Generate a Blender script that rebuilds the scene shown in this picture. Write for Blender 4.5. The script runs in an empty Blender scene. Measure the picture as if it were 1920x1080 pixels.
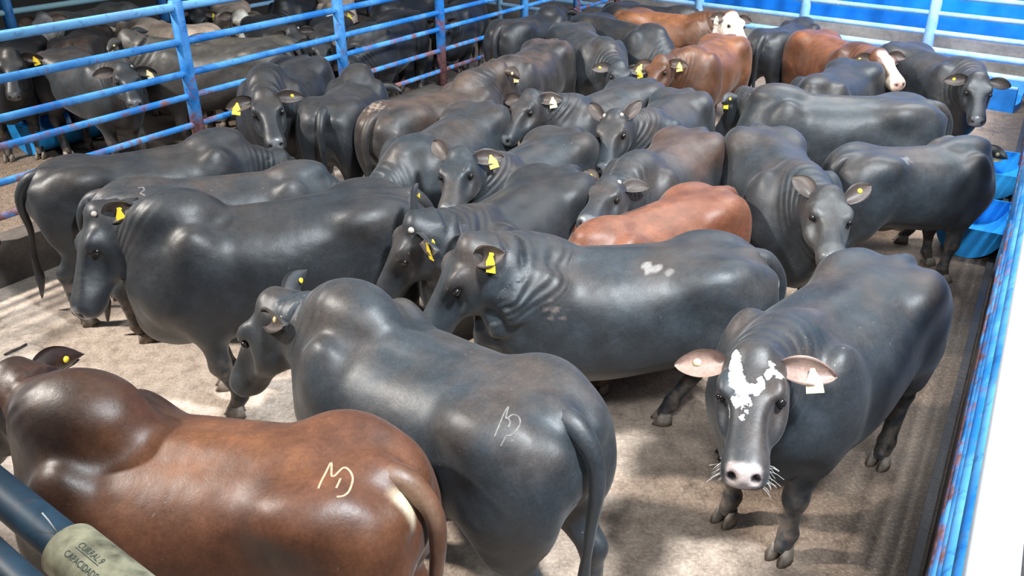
import bpy, math, random
import numpy as np
from mathutils import Vector, Matrix
from mathutils.bvhtree import BVHTree

sc = bpy.context.scene
col = sc.collection
R = math.radians

# ------------------------------------------------------------------ camera
CAM_H, CAM_PITCH, CAM_ROLL, FOCAL_PX = 3.2, 27.5, -0.3, 1550.0
cd = bpy.data.cameras.new('camera')
cam = bpy.data.objects.new('camera', cd)
col.objects.link(cam)
cam.location = (0, 0, CAM_H)
cam.rotation_euler = (Matrix.Rotation(R(90 - CAM_PITCH), 3, 'X') @ Matrix.Rotation(R(CAM_ROLL), 3, 'Z')).to_euler()
cd.sensor_fit = 'HORIZONTAL'
cd.sensor_width = 36.0
cd.lens = 36.0 * FOCAL_PX / 1920.0
cd.clip_start = 0.02
sc.camera = cam

# ------------------------------------------------------------------ light and exposure
sc.view_settings.view_transform = 'Standard'
sc.view_settings.look = 'None'
sc.view_settings.gamma = 1
sc.view_settings.exposure = 0.0
world = bpy.data.worlds.new('world')
sc.world = world
world.use_nodes = True
bg = world.node_tree.nodes['Background']
bg.inputs['Color'].default_value = (0.62, 0.80, 1.0, 1)
bg.inputs['Strength'].default_value = 0.05


def area(name, loc, target, size, power, color, spread=180):
    ld = bpy.data.lights.new(name, 'AREA')
    ld.shape = 'RECTANGLE'
    ld.size, ld.size_y = size
    ld.energy = power
    ld.color = color
    ld.spread = R(spread)
    o = bpy.data.objects.new(name, ld)
    o.location = loc
    o.rotation_euler = (Vector(target) - Vector(loc)).to_track_quat('-Z', 'Y').to_euler()
    col.objects.link(o)
    return o


def spot(name, loc, target, power, color, cone, blend, radius):
    ld = bpy.data.lights.new(name, 'SPOT')
    ld.energy = power
    ld.color = color
    ld.spot_size = R(cone)
    ld.spot_blend = blend
    ld.shadow_soft_size = radius
    o = bpy.data.objects.new(name, ld)
    o.location = loc
    o.rotation_euler = (Vector(target) - Vector(loc)).to_track_quat('-Z', 'Y').to_euler()
    col.objects.link(o)
    return o


# daylight slanting in under the left eave, a floodlight on the right, skylight sheets in the roof
spot('daylight_left', (-10.0, 4.5, 8.5), (-3.0, 6.0, 0.3), 11000, (1.0, 0.94, 0.87), 62, 0.55, 0.35)
spot('flood_lamp', (3.1, 0.1, 8.6), (1.9, 5.0, 0.4), 9500, (0.88, 0.95, 1.0), 72, 0.6, 0.5)
spot('front_fill', (-0.5, -1.1, 5.6), (2.4, 6.0, 0.5), 1500, (0.88, 0.95, 1.0), 58, 0.7, 0.35)  # added soft fill from behind the camera for the right-hand flanks, no fixture
area('daylight_rear', (5.5, 9.0, 6.5), (6.5, 12.2, 1.0), (6.0, 1.5), 1400, (0.92, 0.97, 1.0))
area('skylight', (1.0, 8.5, 8.0), (0.8, 8.0, 0), (9.0, 5.0), 330, (0.80, 0.91, 1.0))


# ------------------------------------------------------------------ materials
def newmat(name):
    m = bpy.data.materials.new(name)
    m.use_nodes = True
    nt = m.node_tree
    b = nt.nodes['Principled BSDF']
    return m, nt, b


def N(nt, t, **kw):
    n = nt.nodes.new(t)
    for k, v in kw.items():
        setattr(n, k, v)
    return n


def ramp(nt, fac, stops):
    r = N(nt, 'ShaderNodeValToRGB')
    el = r.color_ramp.elements
    while len(el) < len(stops):
        el.new(0.5)
    for e, (p, c) in zip(el, stops):
        e.position = p
        e.color = (*c, 1) if len(c) == 3 else c
    nt.links.new(fac, r.inputs['Fac'])
    return r.outputs['Color']


def noise(nt, vec, scale, detail=4, rough=0.55):
    n = N(nt, 'ShaderNodeTexNoise')
    n.inputs['Scale'].default_value = scale
    n.inputs['Detail'].default_value = detail
    n.inputs['Roughness'].default_value = rough
    nt.links.new(vec, n.inputs['Vector'])
    return n.outputs['Fac']


def mix(nt, fac, a, b, mode='MIX'):
    m = N(nt, 'ShaderNodeMix', data_type='RGBA', blend_type=mode)
    for sock, v in ((m.inputs[0], fac), (m.inputs[6], a), (m.inputs[7], b)):
        if hasattr(v, 'is_linked'):
            nt.links.new(v, sock)
        elif isinstance(v, (int, float)):
            sock.default_value = v
        else:
            sock.default_value = (*v, 1)
    return m.outputs[2]


def math_(nt, op, a, b=0.0, clamp=False):
    m = N(nt, 'ShaderNodeMath', operation=op, use_clamp=clamp)
    for sock, v in ((m.inputs[0], a), (m.inputs[1], b)):
        if hasattr(v, 'is_linked'):
            nt.links.new(v, sock)
        else:
            sock.default_value = v
    return m.outputs[0]


def attr(nt, name, kind='Fac'):
    a = N(nt, 'ShaderNodeAttribute', attribute_name=name)
    return a.outputs[kind]


def bump(nt, b, h, strength, dist):
    n = N(nt, 'ShaderNodeBump')
    n.inputs['Strength'].default_value = strength
    n.inputs['Distance'].default_value = dist
    nt.links.new(h, n.inputs['Height'])
    nt.links.new(n.outputs['Normal'], b.inputs['Normal'])


def hide_material(name, blotchy_face=False):
    m, nt, b = newmat(name)
    geo = N(nt, 'ShaderNodeTexCoord').outputs['Object']
    rnd = N(nt, 'ShaderNodeObjectInfo').outputs['Random']
    add = N(nt, 'ShaderNodeVectorMath', operation='ADD')
    nt.links.new(geo, add.inputs[0])
    comb = N(nt, 'ShaderNodeCombineXYZ')
    nt.links.new(math_(nt, 'MULTIPLY', rnd, 37.0), comb.inputs[0])
    nt.links.new(math_(nt, 'MULTIPLY', rnd, 11.0), comb.inputs[1])
    nt.links.new(comb.outputs[0], add.inputs[1])
    v = add.outputs[0]
    coat = attr(nt, 'coat', 'Color')
    big = noise(nt, v, 3.2, 4)
    # faded brownish blotches of an old coat, strongest where 'fade' says the sun reaches
    fade = attr(nt, 'fade')
    bl = math_(nt, 'MULTIPLY', ramp(nt, big, [(0.38, (0, 0, 0)), (0.66, (1, 1, 1))]), fade)
    c = mix(nt, bl, coat, attr(nt, 'coat2', 'Color'))
    mid = noise(nt, v, 6.5, 5, 0.65)
    c = mix(nt, 1.0, c, ramp(nt, mid, [(0.30, (0.62, 0.63, 0.65)), (0.55, (1.0, 1.02, 1.04)), (0.75, (1.40, 1.45, 1.50))]), 'MULTIPLY')
    fine = noise(nt, v, 70.0, 3, 0.75)
    c = mix(nt, 0.55, c, ramp(nt, fine, [(0.25, (0.55, 0.55, 0.55)), (0.75, (1.25, 1.25, 1.25))]), 'MULTIPLY')
    # dried mud flecks
    fl = noise(nt, v, 60.0, 2, 0.5)
    patch = noise(nt, v, 2.6, 2)
    fleck = math_(nt, 'MULTIPLY', ramp(nt, fl, [(0.70, (0, 0, 0)), (0.76, (1, 1, 1))]),
                  ramp(nt, patch, [(0.52, (0, 0, 0)), (0.68, (1, 1, 1))]))
    c = mix(nt, math_(nt, 'MULTIPLY', fleck, 0.45), c, (0.30, 0.26, 0.21))
    # dirty legs
    dirt = math_(nt, 'MULTIPLY', attr(nt, 'dirt'), ramp(nt, noise(nt, v, 14.0, 4), [(0.40, (0, 0, 0)), (0.62, (1, 1, 1))]))
    c = mix(nt, math_(nt, 'MULTIPLY', dirt, 0.75), c, (0.17, 0.125, 0.095))
    if blotchy_face:
        hc = attr(nt, 'hc', 'Vector')
        fx = N(nt, 'ShaderNodeSeparateXYZ')
        nt.links.new(hc, fx.inputs[0])
        n1 = noise(nt, hc, 17.0, 5, 0.7)
        def blob(cx, cy, rx, ry):
            dx = math_(nt, 'DIVIDE', math_(nt, 'SUBTRACT', fx.outputs[0], cx), rx)
            dy = math_(nt, 'DIVIDE', math_(nt, 'SUBTRACT', fx.outputs[1], cy), ry)
            r2 = math_(nt, 'ADD', math_(nt, 'MULTIPLY', dx, dx), math_(nt, 'MULTIPLY', dy, dy))
            return math_(nt, 'SUBTRACT', 1.0, r2)
        s = None
        for bb in FACE_BLOBS:
            q = blob(*bb)
            s = q if s is None else math_(nt, 'MAXIMUM', s, q)
        s = math_(nt, 'ADD', s, math_(nt, 'MULTIPLY', math_(nt, 'SUBTRACT', n1, 0.55), 5.0))
        mask = math_(nt, 'MULTIPLY', ramp(nt, s, [(0.15, (0, 0, 0)), (0.32, (1, 1, 1))]), attr(nt, 'topface'))
        c = mix(nt, mask, c, (0.80, 0.80, 0.78))
    nt.links.new(c, b.inputs['Base Color'])
    nose = attr(nt, 'nose')
    rr = math_(nt, 'ADD', 0.40, math_(nt, 'MULTIPLY', fine, 0.18))
    rr = math_(nt, 'ADD', rr, math_(nt, 'MULTIPLY', mid, 0.12))
    rr = math_(nt, 'SUBTRACT', rr, math_(nt, 'MULTIPLY', attr(nt, 'gloss'), 0.16))
    rr = math_(nt, 'SUBTRACT', rr, math_(nt, 'MULTIPLY', nose, 0.32))
    nt.links.new(rr, b.inputs['Roughness'])
    b.inputs['Specular IOR Level'].default_value = 0.46
    b.inputs['Sheen Weight'].default_value = 0.06
    b.inputs['Sheen Roughness'].default_value = 0.4
    wr = math_(nt, 'MULTIPLY', math_(nt, 'SINE', attr(nt, 'wrinkle')), attr(nt, 'wrinkle_mask'))
    h = math_(nt, 'ADD', math_(nt, 'MULTIPLY', wr, 1.0), math_(nt, 'MULTIPLY', noise(nt, v, 4.5, 2), 2.0))
    h = math_(nt, 'ADD', h, math_(nt, 'MULTIPLY', fine, 0.13))
    h = math_(nt, 'ADD', h, math_(nt, 'MULTIPLY', mid, 0.40))
    bump(nt, b, h, 0.5, 0.012)
    return m


FACE_BLOBS = [(0.065, -0.070, 0.05, 0.024), (0.125, -0.060, 0.055, 0.026), (0.185, -0.045, 0.06, 0.036), (0.245, -0.025, 0.065, 0.046), (0.295, -0.018, 0.045, 0.026),
              (0.205, 0.012, 0.035, 0.026), (0.165, 0.036, 0.034, 0.017), (0.13, 0.056, 0.03, 0.018), (0.09, 0.072, 0.040, 0.024), (0.115, 0.098, 0.035, 0.026)]
HIDE = hide_material('cattle_hide')
HIDE_FACE = hide_material('cattle_hide_blotched', True)


def simple(name, color, rough=0.5, spec=0.5, nscale=0, namt=0.3, metallic=0, bumpd=0):
    m, nt, b = newmat(name)
    b.inputs['Roughness'].default_value = rough
    b.inputs['Specular IOR Level'].default_value = spec
    b.inputs['Metallic'].default_value = metallic
    v = N(nt, 'ShaderNodeTexCoord').outputs['Object']
    if nscale:
        n = noise(nt, v, nscale, 5, 0.6)
        lo = tuple(x * (1 - namt) for x in color)
        hi = tuple(min(1, x * (1 + namt)) for x in color)
        c = ramp(nt, n, [(0.3, lo), (0.7, hi)])
        nt.links.new(c, b.inputs['Base Color'])
        if bumpd:
            bump(nt, b, n, 0.5, bumpd)
    else:
        b.inputs['Base Color'].default_value = (*color, 1)
    return m


M_EYE = simple('eye_gloss', (0.012, 0.010, 0.010), 0.08, 0.7)
M_TAG = simple('tag_yellow', (0.74, 0.55, 0.04), 0.4, 0.5, 30, 0.12)
M_TAG_PALE = simple('tag_faded', (0.66, 0.56, 0.30), 0.45, 0.5, 30, 0.12)
M_HOOF = simple('hoof_horn', (0.20, 0.165, 0.135), 0.6, 0.4, 25, 0.5, 0, 0.004)
M_BUD = simple('horn_bud', (0.36, 0.31, 0.27), 0.6, 0.4, 40, 0.3)
M_SCAR = simple('brand_scar', (0.46, 0.27, 0.17), 0.6, 0.3, 60, 0.3)
M_SCAR_GREY = simple('brand_scar_pale', (0.13, 0.12, 0.115), 0.6, 0.3, 60, 0.4)
M_WHISKER = simple('whisker', (0.55, 0.53, 0.50), 0.5)


def paint_material(name, base, rust_amt, pale_amt, foot=False):
    m, nt, b = newmat(name)
    v = N(nt, 'ShaderNodeTexCoord').outputs['Object']
    sep = N(nt, 'ShaderNodeSeparateXYZ')
    nt.links.new(v, sep.inputs[0])
    n1 = noise(nt, v, 6.0, 6, 0.65)
    n2 = noise(nt, v, 2.2, 4, 0.6)
    low = math_(nt, 'MULTIPLY', math_(nt, 'SUBTRACT', 1.5, sep.outputs[2], True), rust_amt)
    pale = math_(nt, 'MULTIPLY', ramp(nt, n2, [(0.40, (0, 0, 0)), (0.62, (1, 1, 1))]), pale_amt)
    c = mix(nt, pale, base, (0.16, 0.46, 0.78))
    scr = noise(nt, v, 17.0, 4, 0.7)
    c = mix(nt, math_(nt, 'MULTIPLY', ramp(nt, scr, [(0.55, (0, 0, 0)), (0.66, (1, 1, 1))]), 0.5 * min(1, pale_amt + rust_amt)), c, tuple(q * 0.35 for q in base))
    rs = math_(nt, 'ADD', n1, math_(nt, 'MULTIPLY', low, 0.20))
    rm = ramp(nt, rs, [(0.60, (0, 0, 0)), (0.72, (1, 1, 1))])
    if foot:
        ft = math_(nt, 'ADD', math_(nt, 'MULTIPLY', math_(nt, 'SUBTRACT', 0.95, sep.outputs[2]), 9.0), math_(nt, 'MULTIPLY', math_(nt, 'SUBTRACT', n1, 0.5), 3.0), True)
        rm = math_(nt, 'MAXIMUM', rm, ft)
    c = mix(nt, math_(nt, 'MULTIPLY', rm, min(1, rust_amt)), c, ramp(nt, noise(nt, v, 30, 3), [(0.3, (0.10, 0.045, 0.055)), (0.7, (0.25, 0.12, 0.12))]))
    nt.links.new(c, b.inputs['Base Color'])
    b.inputs['Roughness'].default_value = 0.52
    b.inputs['Specular IOR Level'].default_value = 0.35
    bump(nt, b, n1, 0.3, 0.004)
    return m


M_BLUE = paint_material('blue_rail_paint', (0.010, 0.14, 0.44), 1.0, 0.45)
M_BLUE_POST = paint_material('blue_post_paint', (0.010, 0.14, 0.44), 1.0, 0.5, True)
M_BLUE_TOP = paint_material('pale_blue_rail_paint', (0.16, 0.36, 0.66), 0.1, 0.9)
M_LIGHTBLUE = paint_material('light_blue_paint', (0.40, 0.60, 0.82), 0.15, 0.7)
M_RAIL_GLARE = paint_material('rail_glare_white', (0.86, 0.90, 0.95), 0.05, 0.06)  # light blue top rail, its overexposed glare put into the base colour
M_GREENPAINT = paint_material('pale_green_paint', (0.40, 0.62, 0.60), 0.1, 0.3)
M_DARKPIPE = paint_material('worn_dark_blue_paint', (0.014, 0.027, 0.040), 0.5, 0.08)
M_TUB = simple('blue_plastic', (0.02, 0.29, 0.72), 0.4, 0.5, 5, 0.3)
M_TROUGH = simple('trough_paint', (0.01, 0.20, 0.68), 0.4, 0.5, 4, 0.3)
M_PVC = simple('dirty_pvc', (0.27, 0.25, 0.165), 0.6, 0.3, 14, 0.75)
M_INK = simple('stencil_ink', (0.03, 0.05, 0.045), 0.7)
M_STICK = simple('twig', (0.05, 0.04, 0.035), 0.9, 0.2, 30, 0.4)


def concrete(name, lo, hi, scale=2.0, rough=0.85):
    m, nt, b = newmat(name)
    v = N(nt, 'ShaderNodeTexCoord').outputs['Object']
    n1 = noise(nt, v, scale, 7, 0.65)
    n2 = noise(nt, v, scale * 14, 4, 0.6)
    c = ramp(nt, n1, [(0.3, lo), (0.7, hi)])
    c = mix(nt, 0.5, c, ramp(nt, n2, [(0.3, (0.7, 0.7, 0.7)), (0.7, (1.2, 1.2, 1.2))]), 'MULTIPLY')
    nt.links.new(c, b.inputs['Base Color'])
    b.inputs['Roughness'].default_value = rough
    bump(nt, b, n2, 0.5, 0.01)
    return m


M_CURB = concrete('dirty_concrete', (0.03, 0.026, 0.024), (0.13, 0.105, 0.09))
M_BACKWALL = concrete('stained_wall_concrete', (0.20, 0.165, 0.135), (0.62, 0.55, 0.47), 1.2)
M_DARKCONC = concrete('wet_and_unlit_concrete', (0.012, 0.011, 0.011), (0.05, 0.044, 0.04), 1.6, 0.45)
M_SHEET = simple('blue_sheeting', (0.008, 0.20, 0.72), 0.35, 0.5, 1.2, 0.35)


def floor_material():
    m, nt, b = newmat('pen_floor')
    v = N(nt, 'ShaderNodeTexCoord').outputs['Object']
    sep = N(nt, 'ShaderNodeSeparateXYZ')
    nt.links.new(v, sep.inputs[0])
    n1 = noise(nt, v, 0.9, 6, 0.6)
    n2 = noise(nt, v, 9.0, 6, 0.7)
    n3 = noise(nt, v, 48.0, 3, 0.6)
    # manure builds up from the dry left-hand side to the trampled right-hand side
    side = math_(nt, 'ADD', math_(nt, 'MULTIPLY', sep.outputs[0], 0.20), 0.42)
    # neighbouring pen: trampled manure, plus shade under the cattle painted into the colour
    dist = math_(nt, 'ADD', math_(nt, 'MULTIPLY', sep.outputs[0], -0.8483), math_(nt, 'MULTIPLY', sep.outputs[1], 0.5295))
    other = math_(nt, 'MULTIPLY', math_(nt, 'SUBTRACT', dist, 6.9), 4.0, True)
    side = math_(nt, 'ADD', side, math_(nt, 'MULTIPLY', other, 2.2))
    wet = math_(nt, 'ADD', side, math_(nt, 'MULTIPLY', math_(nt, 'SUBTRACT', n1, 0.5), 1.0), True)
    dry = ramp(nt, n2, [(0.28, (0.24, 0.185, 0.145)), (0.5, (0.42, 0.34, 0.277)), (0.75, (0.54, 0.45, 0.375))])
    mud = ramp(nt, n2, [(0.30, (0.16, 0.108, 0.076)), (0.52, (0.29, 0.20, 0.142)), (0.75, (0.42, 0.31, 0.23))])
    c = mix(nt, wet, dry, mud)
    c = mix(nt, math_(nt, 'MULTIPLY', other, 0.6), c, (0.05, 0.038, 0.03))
    edge = math_(nt, 'ADD', math_(nt, 'MULTIPLY', sep.outputs[0], 0.8483), math_(nt, 'MULTIPLY', sep.outputs[1], -0.5295))
    edge = math_(nt, 'ADD', math_(nt, 'MULTIPLY', math_(nt, 'ADD', edge, 0.55), 1.9), math_(nt, 'MULTIPLY', math_(nt, 'SUBTRACT', n1, 0.5), 1.6), True)
    c = mix(nt, math_(nt, 'MULTIPLY', edge, 0.8), c, (0.055, 0.042, 0.034))
    # flattened straw and chaff
    vor = N(nt, 'ShaderNodeTexVoronoi', feature='DISTANCE_TO_EDGE')
    vor.inputs['Scale'].default_value = 26
    vd = N(nt, 'ShaderNodeVectorMath', operation='ADD')
    nz = N(nt, 'ShaderNodeTexNoise')
    nz.inputs['Scale'].default_value = 6.0
    nt.links.new(v, nz.inputs['Vector'])
    nt.links.new(v, vd.inputs[0])
    nt.links.new(nz.outputs['Color'], vd.inputs[1])
    nt.links.new(vd.outputs[0], vor.inputs['Vector'])
    straw = math_(nt, 'MULTIPLY', ramp(nt, vor.outputs['Distance'], [(0.03, (1, 1, 1)), (0.09, (0, 0, 0))]),
                  ramp(nt, n3, [(0.45, (0, 0, 0)), (0.62, (1, 1, 1))]))
    straw = math_(nt, 'MULTIPLY', straw, math_(nt, 'MULTIPLY', wet, math_(nt, 'SUBTRACT', 1.0, math_(nt, 'MULTIPLY', edge, 0.6))))
    c = mix(nt, math_(nt, 'MULTIPLY', straw, 0.7), c, (0.52, 0.42, 0.31))
    c = mix(nt, 0.6, c, ramp(nt, n3, [(0.3, (0.62, 0.62, 0.62)), (0.7, (1.25, 1.25, 1.25))]), 'MULTIPLY')
    crk = N(nt, 'ShaderNodeTexVoronoi', feature='DISTANCE_TO_EDGE')
    crk.inputs['Scale'].default_value = 0.55
    cv = N(nt, 'ShaderNodeVectorMath', operation='ADD')
    cn = N(nt, 'ShaderNodeTexNoise')
    cn.inputs['Scale'].default_value = 1.6
    cn.inputs['Detail'].default_value = 5
    nt.links.new(v, cn.inputs['Vector'])
    nt.links.new(v, cv.inputs[0])
    nt.links.new(cn.outputs['Color'], cv.inputs[1])
    nt.links.new(cv.outputs[0], crk.inputs['Vector'])
    ck = math_(nt, 'MULTIPLY', ramp(nt, crk.outputs['Distance'], [(0.004, (1, 1, 1)), (0.012, (0, 0, 0))]), ramp(nt, n1, [(0.45, (0, 0, 0)), (0.6, (1, 1, 1))]))
    c = mix(nt, math_(nt, 'MULTIPLY', ck, 0.6), c, (0.06, 0.045, 0.035))
    nt.links.new(c, b.inputs['Base Color'])
    nt.links.new(ramp(nt, n2, [(0.35, (0.55, 0.55, 0.55)), (0.6, (0.9, 0.9, 0.9))]), b.inputs['Roughness'])
    h = math_(nt, 'ADD', n2, math_(nt, 'MULTIPLY', n3, 0.4))
    bump(nt, b, h, 0.7, 0.02)
    return m


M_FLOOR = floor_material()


# ------------------------------------------------------------------ mesh helpers
def link(name, me, mat, parent=None):
    o = bpy.data.objects.new(name, me)
    if mat:
        me.materials.append(mat)
    col.objects.link(o)
    if parent:
        o.parent = parent
    return o


def tag(o, label, cat, group=None):
    o['label'] = label
    o['category'] = cat
    if group:
        o['group'] = group


class MB:
    def __init__(self):
        self.v, self.f, self.s = [], [], []

    def add(self, vs, fs, smooth=False):
        b = len(self.v)
        self.v += [tuple(p) for p in vs]
        self.f += [tuple(i + b for i in q) for q in fs]
        self.s += [smooth] * len(fs)

    def box(self, c, d, rot=None):
        c = Vector(c)
        vs = []
        for x in (-1, 1):
            for y in (-1, 1):
                for z in (-1, 1):
                    p = Vector((x * d[0] / 2, y * d[1] / 2, z * d[2] / 2))
                    vs.append(c + (rot @ p if rot else p))
        self.add(vs, [(0, 1, 3, 2), (4, 6, 7, 5), (0, 4, 5, 1), (2, 3, 7, 6), (0, 2, 6, 4), (1, 5, 7, 3)])

    def tube(self, pts, r, n=12, caps=True, taper=None):
        pts = [Vector(p) for p in pts]
        m = len(pts)
        rs = taper if taper else [r] * m
        up = None
        vs = []
        for i, p in enumerate(pts):
            t = (pts[min(i + 1, m - 1)] - pts[max(i - 1, 0)]).normalized()
            if up is None:
                up = Vector((0, 0, 1)) if abs(t.z) < 0.9 else Vector((1, 0, 0))
            a = t.cross(up).normalized()
            up = a.cross(t).normalized()
            for k in range(n):
                th = 2 * math.pi * k / n
                vs.append(p + (a * math.cos(th) + up * math.sin(th)) * rs[i])
        fs = []
        for i in range(m - 1):
            for k in range(n):
                k2 = (k + 1) % n
                fs.append((i * n + k, i * n + k2, (i + 1) * n + k2, (i + 1) * n + k))
        self.add(vs, fs, True)
        if caps:
            b = len(self.v) - len(vs)
            self.f.append(tuple(b + k for k in range(n))[::-1])
            self.f.append(tuple(b + (m - 1) * n + k for k in range(n)))
            self.s += [False, False]

    def lathe(self, prof, n=32, origin=(0, 0, 0), frame=None, ang=2 * math.pi):
        o = Vector(origin)
        vs = []
        full = abs(ang - 2 * math.pi) < 1e-6
        cnt = n if full else n + 1
        for r, z in prof:
            for k in range(cnt):
                th = ang * k / n
                p = Vector((r * math.cos(th), r * math.sin(th), z))
                vs.append(o + (frame @ p if frame else p))
        fs = []
        for i in range(len(prof) - 1):
            for k in range(n):
                k2 = (k + 1) % cnt if full else k + 1
                fs.append((i * cnt + k, i * cnt + k2, (i + 1) * cnt + k2, (i + 1) * cnt + k))
        self.add(vs, fs, True)

    def mesh(self, name):
        me = bpy.data.meshes.new(name)
        me.from_pydata(self.v, [], self.f)
        me.polygons.foreach_set('use_smooth', self.s)
        me.update()
        return me

    def build(self, name, mat, parent=None):
        return link(name, self.mesh(name), mat, parent)


def structure(o):
    o['kind'] = 'structure'
    return o


def grid_slab(name, pts, mat, z=0.0, thick=0.2):
    mb = MB()
    n = len(pts)
    mb.add([(x, y, z) for x, y in pts] + [(x, y, z - thick) for x, y in pts],
           [tuple(range(n))] + [tuple(range(2 * n - 1, n - 1, -1))] +
           [(i, i + n, (i + 1) % n + n, (i + 1) % n) for i in range(n)])
    return mb.build(name, mat)

# ------------------------------------------------------------------ the setting
FD = Vector((0.5295, 0.8483, 0))            # along the side fences, away from the camera
FN = Vector((0.8483, -0.5295, 0))           # to the right of that
FL = Vector((-4.292, 6.147, 0))             # foot of the left-hand fence
FR = Vector((2.049, 3.001, 0))              # kerb on the right-hand side
BD = Vector((0.7254, -0.6884, 0))           # along the rear fence, to the right
BN = Vector((0.6884, 0.7254, 0))            # out through the rear fence
BO = Vector((7.46, 11.54, 0))               # a point on the rear fence
GO = Vector((-1.05, 1.35, 0))               # front fence
GD = Vector((-0.805, 0.593, 0))
Z = Vector((0, 0, 1))


def rot_from(d):
    d = d.normalized()
    s = Z.cross(d)
    return Matrix((d, s, Z)).transposed()


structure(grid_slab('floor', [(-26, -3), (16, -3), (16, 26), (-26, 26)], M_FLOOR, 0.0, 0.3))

# low kerb wall the left fence stands on
mb = MB()
mb.box(FL + FD * 3.0 - FN * 0.16 + Z * 0.18, (18.6, 0.26, 0.36), rot_from(FD))
structure(mb.build('wall_left', M_CURB))

# gutter and low wall on the right
mb = MB()
mb.box(FR + FD * 2.2 + FN * 0.07 + Z * 0.19, (15.4, 0.14, 0.38), rot_from(FD))
mb.box(FR + FD * 2.2 - FN * 0.045 + Z * 0.02, (15.4, 0.05, 0.04), rot_from(FD))
structure(mb.build('wall_right', M_DARKCONC))
structure(grid_slab('trim_1', [tuple((FR + FD * a + FN * b)[:2]) for a, b in ((-5.5, 0.14), (11.5, 0.14), (11.5, 4.0), (-5.5, 4.0))][::-1], M_DARKCONC, 0.30, 0.28))  # near-black concrete colour stands in for the unlit ground outside the fence

# wall behind the rear fence with blue sheeting above it
mb = MB()
mb.box(BO + BN * 0.50 - BD * 6.0 + Z * 0.385, (34.0, 0.20, 0.77), rot_from(BD))
structure(mb.build('wall_back', M_BACKWALL))
mb = MB()
rows = []
L0, L1 = -23.0, 11.0
nseg = 480
for z in (0.72, 4.2):
    for k in range(nseg + 1):
        t = L0 + (L1 - L0) * k / nseg
        off = 0.66 + 0.022 * math.sin(t * 2 * math.pi / 0.42)
        rows.append(BO + BD * t + BN * off + Z * z)
back = [p + BN * 0.03 for p in rows]
n1 = nseg + 1
fs = [(k, k + 1, k + 1 + n1, k + n1) for k in range(nseg)]
mb.add(rows + back, fs + [tuple(i + 2 * n1 for i in q)[::-1] for q in fs], True)
structure(mb.build('wall_rear', M_SHEET))


def fence(name, label, base, d, s0, s1, posts, rails, mat_post, post_r, post_h, off=0.0, group='pipe fences of the pens'):
    """round pipe rails welded to round posts; rails: (height, radius, material)"""
    root = bpy.data.objects.new(name, None)
    root.location = base
    col.objects.link(root)
    tag(root, label, 'fence', group)
    for s in posts:
        mb = MB()
        p = d * s
        mb.tube([p + Z * post_h[0], p + Z * (post_h[1] - 0.012), p + Z * post_h[1]], post_r, 20, True, [post_r, post_r, post_r * 0.8])
        mb.build('post', mat_post, root)
    for (z, r, m) in rails:
        mb = MB()
        n = max(2, int(abs(s1 - s0) / 0.5))
        mb.tube([d * (s0 + (s1 - s0) * i / n) + Z * z for i in range(n + 1)], r, 14)
        mb.build('rail', m, root)
    return root


LEFT_RAILS = [(1.965, 0.040, M_BLUE_TOP), (1.645, 0.036, M_BLUE), (1.345, 0.033, M_BLUE), (1.125, 0.031, M_BLUE), (0.84, 0.030, M_BLUE), (0.565, 0.030, M_BLUE)]
fence('pipe_fence', 'tall blue pipe fence with rusty post feet dividing the pens on the left',
      FL - FN * 0.10, FD, -5.6, 12.2, (-4.6, -2.2, 0.1, 2.30, 4.48, 6.45, 8.68, 10.45, 12.1), LEFT_RAILS, M_BLUE_POST, 0.064, (0.34, 2.03))
BR = [(z, r, M_LIGHTBLUE) for z, r in ((1.64, 0.042), (1.38, 0.036), (1.135, 0.036), (0.865, 0.040), (0.61, 0.048), (0.37, 0.045))]
fence('pipe_fence', 'pale blue pipe fence in front of the blue sheeting, far right end',
      BO, BD, -7.1, 0.0, (-5.63, -3.65, -1.66, -0.02), BR, M_LIGHTBLUE, 0.078, (0.0, 1.72))
fence('pipe_fence', 'faded pipe fence closing the far end of the neighbouring pen, behind cattle',
      BO - BD * 7.4, BD, -9.5, 0.0, (-8.0, -5.6, -3.2, -1.0), BR, M_LIGHTBLUE, 0.065, (0.0, 1.72))
fence('pipe_fence', 'blue fence with one pale green rail behind the neighbouring pen, top left',
      FL - FN * 6.2, FD, -4.0, 15.0, (1.6, 3.95, 6.6, 9.6, 12.0),
      [(1.52, 0.05, M_BLUE), (1.20, 0.045, M_GREENPAINT), (0.94, 0.04, M_BLUE), (0.68, 0.04, M_LIGHTBLUE), (0.42, 0.04, M_BLUE)], M_BLUE, 0.08, (0.0, 1.62))
fence('pipe_fence', 'pipe fence with thick glare-white top rail above blue rails, right edge',
      FR + FN * 0.02, FD, -5.4, 9.98, (-2.9, 3.0, 6.0, 9.0),
      [(1.97, 0.048, M_RAIL_GLARE), (1.66, 0.040, M_BLUE), (1.35, 0.040, M_BLUE), (1.10, 0.036, M_BLUE), (0.84, 0.036, M_BLUE), (0.57, 0.034, M_BLUE)], M_BLUE, 0.05, (0.38, 1.95))
fence('pipe_fence', 'worn dark blue pipe fence carrying the stencilled sleeve, bottom left corner',
      GO, GD, -1.75, 6.2, (-1.65, 2.6, 4.6),
      [(1.97, 0.041, M_DARKPIPE), (1.64, 0.041, M_DARKPIPE), (1.33, 0.036, M_DARKPIPE), (1.05, 0.036, M_DARKPIPE), (0.75, 0.036, M_DARKPIPE)], M_DARKPIPE, 0.05, (0.0, 1.95))


# feed trough along the rear fence
def trough_profile(mb, base, d, n, s0, s1, prof):
    k = len(prof)
    a = [base + d * s0 + n * y + Z * z for y, z in prof]
    b2 = [base + d * s1 + n * y + Z * z for y, z in prof]
    mb.add(a + b2, [(i, i + 1, i + 1 + k, i + k) for i in range(k - 1)] + [tuple(range(k))[::-1], tuple(range(k, 2 * k))])


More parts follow.
